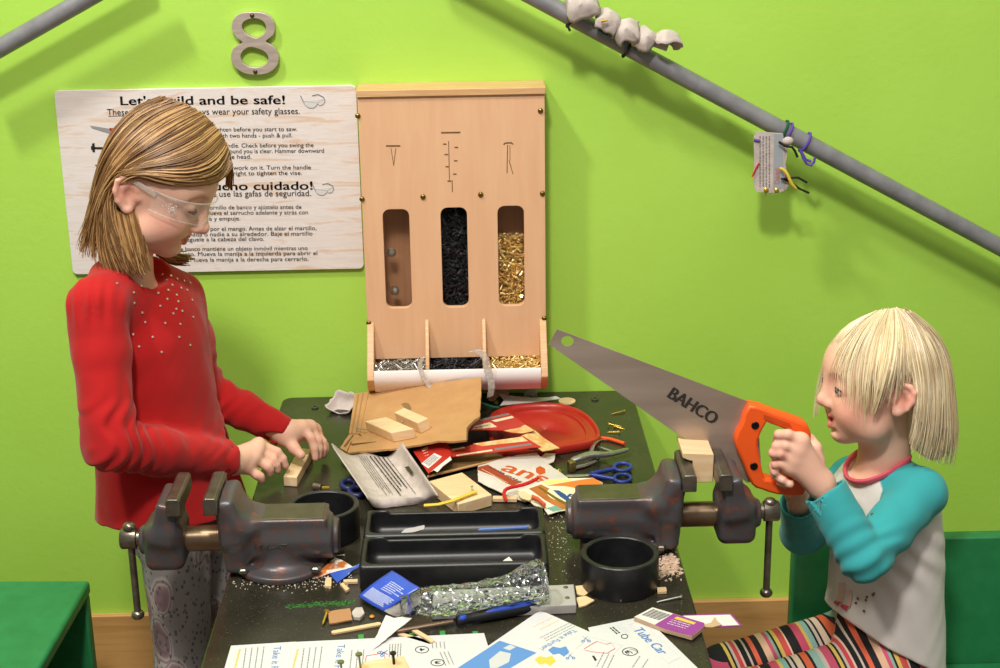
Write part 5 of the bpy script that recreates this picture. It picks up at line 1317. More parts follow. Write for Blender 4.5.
# ================================================================ things tied to the wall pipe
def pipe_scraps():
    Y = -.085
    t = thing('egg_carton_strip', 'torn grey egg carton cups tied along the top of the sloping wall pipe', 'carton scrap', W(625, 30, -.075))
    for k, ((x, y), r, up, h) in enumerate((((580,3), .025, (.3,.6,-.5), .030), ((609,21), .019, (-.5,.5,-.5), .026), ((626,30), .019, (.4,.5,-.6), .026), ((644,37), .018, (.1,.55,-.6), .022), ((667,40), .0195, (-.1,-.35,-.9), .026))):
        n = Vector(up).normalized(); c = W(x, y, -.088)-n*h*.5
        obj('cup', torn_cup('', c, n, r, h, 30+k), M_pulp, t, solid=.0016)
    obj('screw', MB().tube([W(601,21,-.112), W(608,20,-.112)], [.003,.0012], 8), M_gold, t)
    obj('spine', MB().tube([W(565,-8,-.082), W(600,14,-.082), W(640,37,-.082), W(668,47,-.082)], [(.007,.002)]*4, 8), M_pulp, t)
    d = (PB-PA).normalized()
    def loop(px, mt, name, label, r=.0018, tail=None, wide=0):
        # nearest point of the pipe axis to this pixel
        best = min((abs((F_PX*((np.array(PA.lerp(PB, f/400))-CAM) @ RGT)/((np.array(PA.lerp(PB, f/400))-CAM) @ FWD)+500)-px), f) for f in range(401))[1]
        c = PA.lerp(PB, best/400); n1 = d.cross(Vector((0,1,0))).normalized(); n2 = d.cross(n1)
        ring = [c+(n1*math.cos(a)+n2*math.sin(a))*.0158+d*wide*math.sin(a) for a in [2*PI*k/24 for k in range(26)]]
        m = MB().tube(ring, r, 8, caps=False)
        for tl in (tail or []): m.tube([W(x, y, -.084) for x, y in tl], r, 8)
        o = one(name, m, mt, label, 'tie', None); return o
    Mk = mat('black_chenille', (34,26,24), .85, bump=.5, scale=600); Mg = mat('green_chenille', (20,86,60), .9, bump=.5, scale=600); Mp = mat('purple_chenille', (96,72,170), .9, bump=.5, scale=600); My = mat('yellow_chenille', (226,196,70), .9, bump=.5, scale=600)
    loop(572, Mk, 'pipe_cleaner_tie', 'dark brown tie twisted round the pipe at the upper carton cup', .0020, [[(573,22),(567,24),(570,31)], [(574,2),(575,12),(571,20)]])
    loop(629, Mk, 'pipe_cleaner_tie', 'dark brown tie round the pipe between the lower carton cups', .0020, [[(634,38),(629,47),(626,55)]])
    one('pipe_cleaner', MB().tube([W(575,-4,-.094), W(575.5,8,-.096), W(576,16,-.096)], .0022, 8), Mg, 'green pipe cleaner hanging over the pipe at the upper carton cup', 'pipe cleaner')
    one('pipe_cleaner', MB().tube([W(599,27,-.092), W(602,32,-.094), W(608,34,-.092)], .0030, 8), Mg, 'green pipe cleaner end below the second carton cup on the pipe', 'pipe cleaner')
    # hanging tag cut from a carton
    t = thing('carton_tag', 'grey egg carton piece printed with text hanging from the sloping wall pipe', 'carton scrap', W(770, 190, -.08)); Yt = -.086
    q = lambda x, y: (W(x, y, Yt).x, W(x, y, Yt).z)
    m = MB().prism(rough_poly([q(*v) for v in ((754,136),(757.5,131.5),(765,132),(783,133.5),(784,150),(785,172),(784,191),(776,193),(757,192),(754,186))], .005, .0006), -.002, 0, M=face_at(Yt)); obj('panel', m, M_pulp, t)
    m = MB().prism([q(*v) for v in ((784,140),(788,146),(786,165),(789,186),(784,192))], -.004, -.0015, M=face_at(Yt)); obj('side_flap', m, M_pulp, t)
    m = MB().prism([q(*v) for v in ((774,134),(783,134),(783.6,188),(773,189))], 0, .0004, M=face_at(Yt)); obj('blue_print', m, mat('faded_blue_print', (158,164,170), .8), t, smooth=0)
    m = MB(); r_ = random.Random(5)
    for c in range(4):
        x = 759.5+c*3.1; y = 136
        while y < 187:
            h = r_.uniform(1, 4); m.prism([q(x, y), q(x+1.1, y), q(x+1.1, y+h), q(x, y+h)], 0, .0003, M=face_at(Yt)); y += h+r_.uniform(.6, 1.2)
    obj('small_print', m, M_greyink, t, smooth=0)
    a = W(779.4, 184, Yt); m = MB().mesh(text_mesh('Oakdell', .0085, .024), 0, Matrix.Translation((a.x, Yt-.0006, a.z)) @ FACE @ Matrix.Rotation(PI/2, 4, 'Z')); obj('lettering', m, mat('orange_ink', (204,86,36), .4), t, smooth=0)
    for x, y in ((766,190), (776.5,190.4)):
        c = W(x, y, Yt); obj('screw', MB().lathe([(.004,0),(.004,.001),(.002,.0025),(.00001,.0025)], 12, M=Matrix.Translation((c.x, Yt, c.z)) @ FACE), M_gold, t)
    obj('nail_tip', MB().tube([W(765.6,191,Yt+.002), W(766,199,Yt+.002)], [.0011,.0004], 8), M_gold, t)
    obj('red_bit', MB().tube([W(752,177,Yt-.001), W(756,168,Yt-.002), W(759,163,Yt-.002)], [(.001,.002)]*3, 8), mat('red_chenille', (204,34,30), .9), t)
    obj('purple_bit', MB().tube([W(754,140,Yt-.001), W(759.5,140.6,Yt-.002)], .0020, 8), Mp, t)
    loop(783, Mg, 'pipe_cleaner_tie', 'green tie round the pipe holding the carton tag', .0021, [[(781,141),(779,146)]])
    loop(786.5, Mp, 'pipe_cleaner_tie', 'short purple tie beside the green one on the pipe', .0018)
    loop(806, Mp, 'pipe_cleaner_tie', 'purple tie looped round the pipe right of the carton tag', .0020, [[(800,149),(803,158),(807,164),(811,165.6),(814,162),(815,157)], [(801,151),(806,159.5),(811,161.5)]])
    P = W(788, 141, -.088); one('pulp_lump', MB().sphere(P, .0075, 12, sc=(1.2,.7,.9)), M_pulp, 'small grey carton lump stuck on the pipe above the tag', 'carton scrap')
    one('pipe_cleaner', MB().tube([W(779,142,-.094), W(785,146,-.094), W(792,147,-.092), W(795,151,-.092), W(797.5,157,-.09)], .0020, 8), Mk, 'black pipe cleaner end poking right from the top of the carton tag', 'pipe cleaner')
    one('pipe_cleaner', MB().tube([W(779,167.5,-.093), W(785,170,-.095), W(789,177,-.097), W(791,184,-.096), W(797.5,190,-.094)], .0028, 8), My, 'yellow pipe cleaner sticking out of the lower half of the carton tag', 'pipe cleaner', sub=1)
    one('pipe_cleaner', MB().tube([W(781,179,-.092), W(790,178,-.093), W(798,177.5,-.092), W(807,182.5,-.088)], .0017, 8), Mk, 'black pipe cleaner bending right, upper of two beside the tag', 'pipe cleaner')
    one('pipe_cleaner', MB().tube([W(783,178.6,-.088), W(791,182.5,-.090), W(800,189,-.088), W(809,193,-.084)], .0017, 8), Mk, 'black pipe cleaner bending down right, lower of two beside the tag', 'pipe cleaner')
pipe_scraps()
# ================================================================ children
def skin_mat(name):
    t = NT(name); a = t.n('ShaderNodeAttribute'); a.attribute_name = 'Col'
    t.base(a.outputs['Color']); t.rough(.48)
    t.set(**{'Subsurface Weight': .12, 'Subsurface Radius': (.012, .005, .003), 'Subsurface Scale': .6, 'Specular IOR Level': .35})
    t.bump(t.noise(t.coord(), 700, 3), .04, .0005); return t.m
def cloth_mat(name, rough=.85, bump=.25, sc=900):
    t = NT(name); a = t.n('ShaderNodeAttribute'); a.attribute_name = 'Col'
    t.base(a.outputs['Color']); t.rough(rough); t.set(**{'Specular IOR Level': .2, 'Sheen Weight': .15})
    t.bump(t.noise(t.coord(), sc, 3), bump, .0006); return t.m
M_skin = skin_mat('skin'); M_cloth = cloth_mat('knit_cloth')
def rotm(yaw, pitch, roll): return np.array(Matrix.Rotation(yaw, 3, 'Z') @ Matrix.Rotation(pitch, 3, 'Y') @ Matrix.Rotation(roll, 3, 'X'))

class Head:
    def __init__(s, c, R, sc): s.c, s.R, s.s = _a(c), R, sc
    def L(s, *p): return s.c+s.s*(s.R @ _a(p))
    def inv(s, P): return ((P-s.c) @ s.R)/s.s
    def sph(s, p, r): return s_ell(s.L(*p), (r*s.s,)*3)
    def ell(s, p, r, rot=None):
        R = s.R if rot is None else s.R @ np.array(rot)
        return s_ell(s.L(*p), _a(r)*s.s, R)
    def cap(s, a, b, ra, rb): return s_cap(s.L(*a), s.L(*b), ra*s.s, rb*s.s)
    def prims(s, near, mouth_open=0.0, smile=0.0, nose=(0.0, 0.0), ear=1.0):
        k = s.s; o = []
        A = lambda f, kk: o.append(('+', f, kk*k))
        A(s.ell((.000,0,.026), (.084,.072,.076)), 0)
        A(s.ell((.030,0,.022), (.056,.060,.052)), .03)
        A(s.ell((.020,0,-.035), (.056,.056,.060)), .03)
        A(s.ell((.0415,0,-.053), (.0280,.034,.034)), .025)
        A(s.sph((.054,0,-.083), .0165), .026)
        for y in (-1, 1):
            A(s.ell((.046,y*.033,-.040), (.028,.024,.026)), .022)
            A(s.cap((.066,y*.012,.017), (.056,y*.042,.016), .010, .010), .016)
            A(s.sph((.018,y*.043,-.066), .017), .035)
        nx, nz = nose
        A(s.cap((.080,0,.006), (.093+nx,0,-.030+nz), .0065, .0085), .014)
        A(s.sph((.0955+nx,0,-.034+nz), .0092), .008)
        for y in (-1, 1):
            o.append(('-', s.sph((.086,y*.031,-.0005), .0125), .018*k))
            A(s.ell((.0685,y*.0315,-.002), (.0125,.0150,.0115)), .006)
            A(s.sph((.0865+nx*.6,y*.0095,-.038+nz*.8), .0062), .007)
            o.append(('-', s.sph((.0885+nx,y*.0055,-.0445+nz), .0028), .003*k))
        # mouth
        w = .0235; mo = mouth_open
        for y in (-1, 1):
            A(s.cap((.0735,0,-.0545), (.0640,y*w,-.0600+smile), .0056, .0028), .007)
            A(s.cap((.0705,0,-.0665-mo*.7), (.0630,y*w,-.0615+smile), .0060, .0028), .008)
        for y in (-1, 1):
            o.append(('-', s.cap((.0785-mo*.2,0,-.0602-mo*.25), (.0685,y*w*1.0,-.0604+smile),   .0016+mo*.34, .0018), .0025*k))
        o.append(('-', s.cap((.0715,-.012,-.0745-mo*.6), (.0715,.012,-.0745-mo*.6), .0026, .0026), .010*k))
        for y in (-1, 1):      # ears: plate, rim, hollow and lobe
            T = np.array(Matrix.Rotation(y*math.radians(-24), 3, 'Z') @ Matrix.Rotation(math.radians(-14), 3, 'Y'))
            E = lambda u, w, v: tuple(_a((-.012, y*.070, -.010))+T @ _a((u*ear, y*w, v*ear)))
            A(s.ell(E(-.004,.002,0), (.0185*ear,.0048,.027*ear), T), .008)
            o.append(('-', s.ell(E(.001,.0085,-.003), (.0095,.0070,.0145), T), .003*k))
            rim = [(.012,.004,.004), (.013,.005,.018), (.005,.006,.0275), (-.008,.007,.0285), (-.0185,.008,.020), (-.021,.008,.004), (-.0155,.007,-.012), (-.006,.005,-.024)]
            for q in range(len(rim)-1): A(s.cap(E(*rim[q]), E(*rim[q+1]), .0042, .0042), .003)
            an = [(-.004,.004,.019), (-.0115,.005,.008), (-.011,.005,-.006), (-.004,.0045,-.014)]
            for q in range(3): A(s.cap(E(*an[q]), E(*an[q+1]), .0030, .0030), .004)
            A(s.sph(E(.000,.004,-.0255), .0068), .006)
            A(s.sph(E(.0125,.003,-.006), .0050), .006)
        return o
    def colour(s, P, base, lip, cheek, brow, near, lash=None, mouth_in=(110,40,40), browx=1.0):
        q = s.inv(P); x, y, z = q[:,0], q[:,1], q[:,2]; ay = np.abs(y)
        c = np.tile(lin3(base), (len(P), 1))
        inh = (np.abs(z) < .2) & (np.abs(x) < .2)
        g = lambda cx, cy, cz, r: np.exp(-(((x-cx)**2+(ay-cy)**2+(z-cz)**2)/r**2))*inh
        c = blend(c, .60*g(.052,.042,-.038,.026), cheek)
        c = blend(c, .45*g(.100,0,-.036,.012), cheek)
        c = blend(c, .55*g(-.018,.080,-.008,.024)*(ay > .06), cheek)
        zc = np.interp(ay, [0,.0235,.03], [-.0602,-.0600+s.smile,-.0600+s.smile]); mo = s.mo
        up = np.interp(ay, [0,.004,.0235], [.0080,.0090,.001]); dn = np.interp(ay, [0,.01,.0235], [.0105+mo*.7,.0095+mo*.5,.001])
        m = (z < zc+up) & (z > zc-dn) & (ay < .0250) & (x > .050)
        c = blend(c, .85*m*inh, lip)
        hole = (np.abs(z-zc+mo*.28) < .0012+mo*.42*np.clip(1-(ay/.022)**2, 0, 1)) & (ay < .0240) & (x > .042) & (x < np.interp(ay, [0,.01,.024], [.0742,.0730,.0685]))
        c = blend(c, .9*hole*inh, mouth_in)
        if brow is not None:
            zb = np.interp(ay, [.012,.03,.05], [.0165,.0205,.0135])
            c = blend(c, .75*np.exp(-((z-zb)/.0032)**2)*(ay > .012)*(ay < .052)*(x > .03)*inh, brow)
        return c

_noff = np.random.default_rng(5).uniform(-1, 1, (12, 3)); _nph = np.random.default_rng(6).uniform(0, 6.28, 12)
def wob(P, f, seed=0):
    d = 0
    for i in range(5):
        k = _noff[(i+seed*3) % 12]; k = k/np.linalg.norm(k)
        d = d+np.sin(P @ k*f*(1+.35*i)+_nph[(i+seed) % 12]+1.7*np.sin(P @ _noff[(i+5+seed) % 12]*f*.6))
    return d/5

def cast(prims, px, py, disp=None, t0=1.2, t1=3.4):
    """first surface point of a distance field met by the line of sight through a pixel"""
    d = FWD+RGT*(px-500)/F_PX-UPV*(py-334)/F_PX; d = d/np.linalg.norm(d); t = t0
    def ev(P):
        v = np.full(len(P), 9.0)
        for op, f, k in prims: v = _fold(v, op, f(P), k)
        return v if disp is None else v+disp(P)
    for _ in range(140):
        v = ev((CAM+d*t)[None])[0]
        if v < .0003: break
        t += max(v*.8, .0004)
        if t > t1: return None, None
    p = CAM+d*t; e = 1e-3
    n = np.array([ev((p+np.eye(3)[i]*e)[None])[0]-ev((p-np.eye(3)[i]*e)[None])[0] for i in range(3)])
    return Vector(p), Vector(n/np.linalg.norm(n))

def finger(P, r, k=.004, flat=None):
    return chain(P, r, k)
def strands(guides, n, r, seed, jit=.003, clump=7, seg=12, mi=0, mb=None, tip=.25, wave=0.0, lenj=.12):
    """hair: ribbons of thin tubes flowing between neighbouring guide lines"""
    rr = random.Random(seed); mb = mb or MB()
    G = []
    for g in guides:
        P = [Vector(p) for p in g]
        L = [0]
        for i in range(1, len(P)): L.append(L[-1]+(P[i]-P[i-1]).length)
        ts = np.linspace(0, L[-1], seg); A = np.array(P)
        X = np.stack([np.interp(ts, L, A[:,k]) for k in range(3)], 1)
        for _ in range(2): X[1:-1] = (X[:-2]+2*X[1:-1]+X[2:])/4
        G.append(X)
    for i in range(n):
        c = rr.uniform(0, len(G)-1); cc = c if rr.random() < .45 else round(c*clump)/clump
        a = int(min(max(cc, 0), len(G)-1.001)); f = min(max(cc-a, 0), 1)
        X = G[a]*(1-f)+G[a+1]*f if len(G) > 1 else G[0].copy()
        o = np.array([rr.gauss(0, jit), rr.gauss(0, jit), rr.gauss(0, jit)])
        s = np.linspace(.45, 1.25, seg)[:,None]
        ph = rr.uniform(0, 6.28)
        wv = np.stack([np.sin(np.linspace(0, 7, seg)+ph), np.cos(np.linspace(0, 6, seg)+ph), np.sin(np.linspace(0, 5, seg)-ph)], 1)*wave*s
        X = X+o*s+wv
        e = max(4, int(seg*(1-rr.uniform(0, lenj)))); st = 0
        X = X[st:e]; rad = [r*rr.uniform(.7, 1.3)*(1 if j < e*.6 else 1-(1-tip)*(j-e*.6)/(e*.4)) for j in range(len(X))]
        mb.tube([Vector(p) for p in X], rad, 4, mi if isinstance(mi, int) else rr.choice(mi), caps=True)
    return mb
def hair_mat(name, c1, c2, rough=.5):
    t = NT(name); v = t.coord(); f = t.noise(v, 22, 3); g = t.noise(t.coord((1,1,1)), 160, 2)
    t.base(t.mix(t.ramp(g, [(.35, (0,0,0)), (.65, (160,160,160))]), t.ramp(f, [(.35, c1), (.65, c2)]), c2)); t.rough(rough)
    t.set(**{'Specular IOR Level': .45}); return t.m

# ---------------------------------------------------------------- the older child in the red shirt
def girl():
    t = thing('person', 'child in a red long sleeved shirt and safety glasses standing at the bench', 'person', (-.40, -.42, 0))
    hd = Head((-.3865, -.40, .9627), rotm(-.1901, .4165, -.0734), .8535); hd.mo = 0.0; hd.smile = .0025
    hp = hd.prims(-1, 0.0, .0025)
    # skeleton from the photograph, each joint at its own depth
    nb = W(128, 272, -.40)
    shR, elR, wrR = W(97, 305, -.480), W(110, 444, -.545), W(232, 461, -.405)
    shL, elL, wrL = W(178, 300, -.325), W(203, 388, -.30), W(286, 433, -.315)
    U, Fw = Vector((.66, .75, 0)).normalized(), Vector((.75, -.66, 0)).normalized()
    chest = W(148, 330, -.40); waist = W(158, 430, -.41); hip = W(166, 520, -.415)
    body = list(hp)
    body += [('+', s_cap(hd.L(-.032,0,-.045), nb-Vector((.004,0,.02)), .031, .037), .014)]
    body += [('+', s_loft([nb-Vector((0,0,.03)), chest+Vector((0,.01,0)), waist+Vector((0,.015,0)), hip+Vector((.012,.015,0))], [.05,.066,.064,.066], [.03,.046,.05,.052], U, Fw), .03)]
    for a, b, c in ((shR, elR, wrR), (shL, elL, wrL)): body += chain([a, b, c], [.027,.022,.016], .01)
    kneeN, ankN = W(184, 664, -.455), Vector((-.385, -.45, .055)); kneeF = W(222, 640, -.345); ankF = Vector((-.335, -.345, .055))
    for hj, kn, an in ((W(174, 540, -.45), kneeN, ankN), (W(206, 530, -.36), kneeF, ankF)):
        body += chain([hj, kn, an], [.043,.033,.022], .015)
        body += chain([an-Vector((.005,0,.022)), an+Vector((.055,-.01,-.032))], [.027,.020], .01)
    # near hand: back of the hand up, fingers pointing down towards the block
    def hand(wr, palm, fingers, thumb, rp=.014, rf=.0064):
        o = []
        for m in palm: o += [('+', s_cap(wr, m, .0155, .0088), .010)]
        o += chain(palm, .0092, .006)
        for f in fingers: o += chain(f, [rf*1.1, rf*1.02, rf*.94, rf*.82][:len(f)], .0028)
        if thumb: o += chain(thumb, [.0105, .0078, .0066][:len(thumb)], .005)
        return o
    def fl(m, p, tip, Ys):          # finger: knuckle, middle joint, tip joint, tip
        a, b, d = W(*m, Ys[0]), W(*p, Ys[1]), W(*tip, Ys[2]); return [a, b, b.lerp(d, .55)+Vector((.0012,0,.0015)), d]
    iR = fl((258.5,444), (277,452), (285.5,466), (-.366,-.362,-.362)); mR = fl((257,450.5), (273,460), (277.5,470), (-.376,-.374,-.374))
    rR = fl((253.5,458), (267.5,466.5), (270,473.5), (-.388,-.387,-.385)); lR = fl((246.5,467), (257,475), (261.5,480), (-.399,-.400,-.398))
    thR = [W(243,455,-.372), W(262,462,-.352), W(276,468,-.350)]
    body += hand(wrR, [iR[0], mR[0], rR[0], lR[0]], [iR, mR, rR, lR], thR)
    Yk = -.30
    iL = fl((302,427), (311,438), (315.5,458), (-.305,-.315,-.322)); mL = fl((309.5,427), (318,440), (318.5,457), (-.292,-.300,-.306))
    rL = fl((314,430), (322.5,442), (322,455.5), (-.279,-.286,-.292)); lL = fl((316,434), (324,445), (324,455), (-.267,-.272,-.278))
    thL = [W(288,440,-.325), W(294,448,-.335), W(301,455,-.342)]
    body += hand(wrL, [iL[0], mL[0], rL[0], lL[0]], [iL, mL, rL, lL], thL)
    def colour(P):
        c = hd.colour(P, (238,188,164), (204,100,94), (232,150,132), (186,140,112), -1)
        for pts in (iR, mR, rR, lR, iL, mL, rL, lL, thL):
            for j, w in ((-1, .0085), (1, .007)):
                d = np.linalg.norm(P-_a(pts[j]), axis=1); c = blend(c, .35*np.exp(-(d/w)**2), (226,140,124))
        return c
    me = sdf_mesh('body', body, (-.58,-.62,-.01), (-.1,-.2,1.12), .0022, None, colour)
    obj('body', me, M_skin, t, smooth=180)
    # eye: lowered lid with dark lashes
    for y in (-1, 1):
        lash = MB(); lash.tube([hd.L(.0775,y*.0175,-.0040), hd.L(.0818,y*.025,-.0075), hd.L(.0818,y*.035,-.0080), hd.L(.0760,y*.0445,-.0055)], [.0008,.0017,.0018,.0010], 6)
        obj('eyelashes', lash, mat('dark_lashes', (70,46,36), .6), t)
    # shirt
    pk = .02
    cR, cL = wrR.lerp(elR, .03), wrL.lerp(elL, .02)
    shirt = [('+', s_loft([nb+Vector((0,0,.004)), W(134,292,-.39), W(144,335,-.39), W(157,415,-.395), W(171,490,-.40), W(176,545,-.405)], [.050,.088,.092,.090,.110,.118], [.038,.064,.076,.074,.090,.096], U, Fw), 0)]
    shirt += [('+', s_cap(nb-Vector((0,0,.012)), shR+Vector((.006,0,.002)), .034, .036), .03), ('+', s_cap(nb-Vector((0,0,.012)), shL+Vector((0,0,.004)), .034, .030), .03)]
    shirt += chain([shR, shR.lerp(elR, .35), shR.lerp(elR, .8), elR], [.0395,.0375,.0335,.0335], .008)+chain([elR, elR.lerp(cR, .4), cR], [.0335,.0315,.0255], .012)
    shirt += chain([shL, shL.lerp(elL, .5), elL], [.033,.031,.029], .02)+chain([elL, elL.lerp(cL, .5), cL], [.029,.026,.0215], .012)
    dR = (cR-elR).normalized(); dL = (cL-elL).normalized()
    shirt += [('-', s_cyl(cR-dR*.0005, cR+dR*.09, .05), .002), ('-', s_cyl(cL-dL*.0005, cL+dL*.09, .05), .002)]
    shirt += [('-', s_cap(cR-dR*.012, cR+dR*.03, .0205), .002), ('-', s_cap(cL-dL*.012, cL+dL*.03, .0175), .002)]
    a, b, c = W(103,523,-.46), W(244,492,-.33), W(160,531,-.50)
    n = (b-a).cross(c-a); n = n if n.z < 0 else -n
    shirt += [('&', s_plane(a, n), .002)]
    shirt += [('-', s_ell(nb+Vector((.014,-.010,.012)), (.047,.045,.030), np.array(Matrix.Rotation(.35, 3, 'Y'))), .004)]
    eR, eL = _a(elR), _a(elL)
    def disp(P):
        d = .0022*wob(P, 42)+.0011*wob(P, 95, 2)
        for e, ax, amp in ((eR, _a(cR-elR), .0034), (eL, _a(cL-elL), .0028)):
            ax = ax/np.linalg.norm(ax); q = P-e; s = q @ ax; r = np.linalg.norm(q, axis=1)
            d = d+amp*np.sin(s*300+2.2*np.sin(q[:,2]*70+q[:,1]*50))*np.exp(-(r/.055)**2)
        cu = _a(cR); q = P-cu; r = np.linalg.norm(q, axis=1); d = d+.0014*np.sin((q @ ax)*330+3*np.sin(q[:,2]*90))*np.exp(-(r/.05)**2)
        s0 = _a(shR+Vector((0,-.01,.022))); q = P-s0; d = d+.0022*np.sin(q[:,0]*420)*np.exp(-(q[:,0]/.035)**2-((q[:,2]+.012)/.022)**2)*(q[:,1] < .02)
        return d
    red = (182,27,28)
    def cs(P):
        c = np.tile(lin3(red), (len(P), 1)); m = sstep(-.2, .5, wob(P, 30, 1))
        return blend(c, .35*m, (164,22,24))
    me = sdf_mesh('shirt', shirt, (-.6,-.6,.45), (-.12,-.2,.94), .0024, disp, cs, slack=.006)
    so = obj('shirt', me, M_cloth, t, smooth=180); so['label'] = 'red long sleeved shirt with tiny silver sequins'
    seq = MB(); rr = random.Random(3)
    pts = [(117,283.5),(141,286),(150.5,285.5),(158,293),(167,299),(176.5,295),(178,301.5),(134,303),(133.5,292.5),(176,309),(160,306),(142,312.5),(145,322),(165,323),(173,313.5),(182,311),(187,290),(180,324),(179,337),(152.5,337),(133,334),(139,346.5),(161.5,352),(190,345),(167,280),(172,285),(181,288),(187,273),(178,267),(184,281),(192,300),(193,317),(171,276),(163,274.5),(186,266),(177,279),(190,283),(168,290)]
    for x, y in pts:
        p, n = cast(shirt, x, y, disp)
        if p is None: continue
        seq.lathe([(.0016,-.0004),(.0016,.0005),(.00001,.0007)], 6, M=frame(p+n*.0006, n.orthogonal(), n.cross(n.orthogonal())))
    s_ = obj('sequins', seq, mat('silver_sequin', (236,226,218), .2, .6), so); s_['kind'] = 'stuff'
    # leggings with a paisley print
    leg = []
    for hj, kn, an in ((W(174, 530, -.45), kneeN, ankN), (W(206, 520, -.36), kneeF, ankF)): leg += chain([hj, kn, an+Vector((0,0,.02))], [.0500,.0385,.027], .015)
    leg += [('+', s_loft([W(172,490,-.405), W(180, 535, -.41)], [.070,.072], [.056,.058], U, Fw), .02)]
    me = sdf_mesh('leggings', leg, (-.56,-.58,.04), (-.2,-.2,.55), .0026, lambda P: .0008*wob(P, 60))
    obj('leggings', me, paisley(), t, smooth=180)
    # hair
    f_line = lambda x: np.interp(x, [-.12,-.05,-.034,-.022,.02,.066,.09], [-.13,-.09,-.03,.026,.028,.046,.056])
    cap = [('+', hd.ell((.002,0,.030), (.0905,.080,.081)), 0), ('+', hd.ell((.026,0,.036), (.064,.067,.050)), .02),
        ('+', hd.ell((-.036,0,-.030), (.036,.062,.060)), .03), ('+', s_cap(hd.L(-.040,-.028,-.05), W(116,236,-.42), .024, .010), .02), ('+', s_cap(hd.L(-.040,.02,-.05), W(116,240,-.38), .024, .012), .02)]
    def hl(P):
        q = hd.inv(P); return (f_line(q[:,0])-q[:,2])*.7*hd.s
    cap += [('&', hl, .006)]
    M_h1 = hair_mat('brown_hair', (112,78,44), (142,104,62)); M_h2 = hair_mat('light_brown_hair', (166,126,78), (194,154,102)); M_h0 = hair_mat('dark_brown_hair', (100,68,38), (120,84,48))
    hme = sdf_mesh('hair', cap, (-.56,-.52,.76), (-.24,-.28,1.1), .0028, lambda P: .0012*wob(P, 120, 3))
    def on(x, y, Y=None, off=.002):
        if Y is not None: return W(x, y, Y)
        p, n = cast(cap+hp, x, y); return (p+n*off) if p is not None else W(x, y, -.40)
    A = [[(231,166),(227,177),(214,181),(194,184),(170,183),(152,177),(138,171),(126,169),(116,174),(111,190),(111,212,-.455),(118,236,-.460),(132,258,-.466),(147,276,-.468)],
        [(228,152),(226,168),(212,178),(190,180),(165,177),(147,173),(131,168),(119,171),(111,184),(109,206,-.452),(114,230,-.458),(126,256,-.465),(141,280,-.468)],
        [(226,146),(216,164),(195,175),(165,175),(140,172),(122,174),(112,186),(107,206,-.448),(109,232,-.455),(119,258,-.463),(131,284,-.467)],
        [(221,136),(200,156),(172,166),(143,168),(121,175),(109,192),(103,216,-.444),(104,240,-.450),(111,264,-.457),(119,284,-.46)],
        [(212,124),(188,143),(158,156),(130,167),(113,182),(104,204),(99,226,-.436),(99,250,-.442),(105,272,-.45),(112,282,-.452)],
        [(200,113),(172,128),(143,147),(119,168),(106,192),(99,212),(94,234,-.43),(91,254,-.432),(92,268,-.434)],
        [(184,104),(155,116),(129,137),(111,163),(101,190),(96,208,-.42),(88,234,-.415),(82,252,-.412),(79,262,-.41)],
        [(166,99),(140,108),(119,129),(106,157),(98,186,-.405),(91,214,-.398),(82,240,-.39),(75,254,-.388),(78,259,-.388)],
        [(160,98),(136,107),(116,127),(103,158,-.385),(96,190,-.375),(90,215,-.37),(87,235,-.37),(92,252,-.37)]]
    GA = [[on(*p) for p in g] for g in A]
    hb = MB()
    strands(GA, 1500, .00092, 1, .0022, 9, 20, [0,1,1,2,2], hb, wave=.0021, lenj=.3, tip=.12)
    GB = [[on(196,111), on(216,128), on(228,150), W(231.5,170,-.37), W(232,186,-.37), W(231,196,-.365)], [on(205,118), on(222,138), on(229,158), W(230,176,-.385), W(230,190,-.38), W(228,194,-.375)]]
    strands(GB, 90, .0011, 2, .0018, 4, 10, [0,1], hb)
    GC = [[W(150,238,-.35), W(164,250,-.34), W(178,257,-.335), W(196,258,-.335)], [W(150,245,-.35), W(163,258,-.34), W(176,264,-.335), W(188,262,-.335)]]
    strands(GC, 90, .0012, 3, .0028, 4, 10, [1,2], hb)
    GD = [[W(134,212,-.458), W(141,236,-.462), W(146,262,-.466), W(153,272,-.466)], [W(122,214,-.458), W(130,240,-.464), W(140,268,-.467), W(146,277,-.467)], [W(113,210,-.455), W(119,240,-.462), W(128,270,-.466), W(136,281,-.466)]]
    strands(GD[:], 260, .0010, 4, .0026, 6, 14, [1,1,2,2,0], hb, wave=.0016, lenj=.3, tip=.15)
    m = MB().mesh(hme)
    o = len(hb.v); hb.mesh(hme, 1)
    obj('hair', hb, [M_h1, M_h0, M_h2] if False else [M_h0, M_h1, M_h2], t, smooth=60)
    return hd, dict(elR=elR)
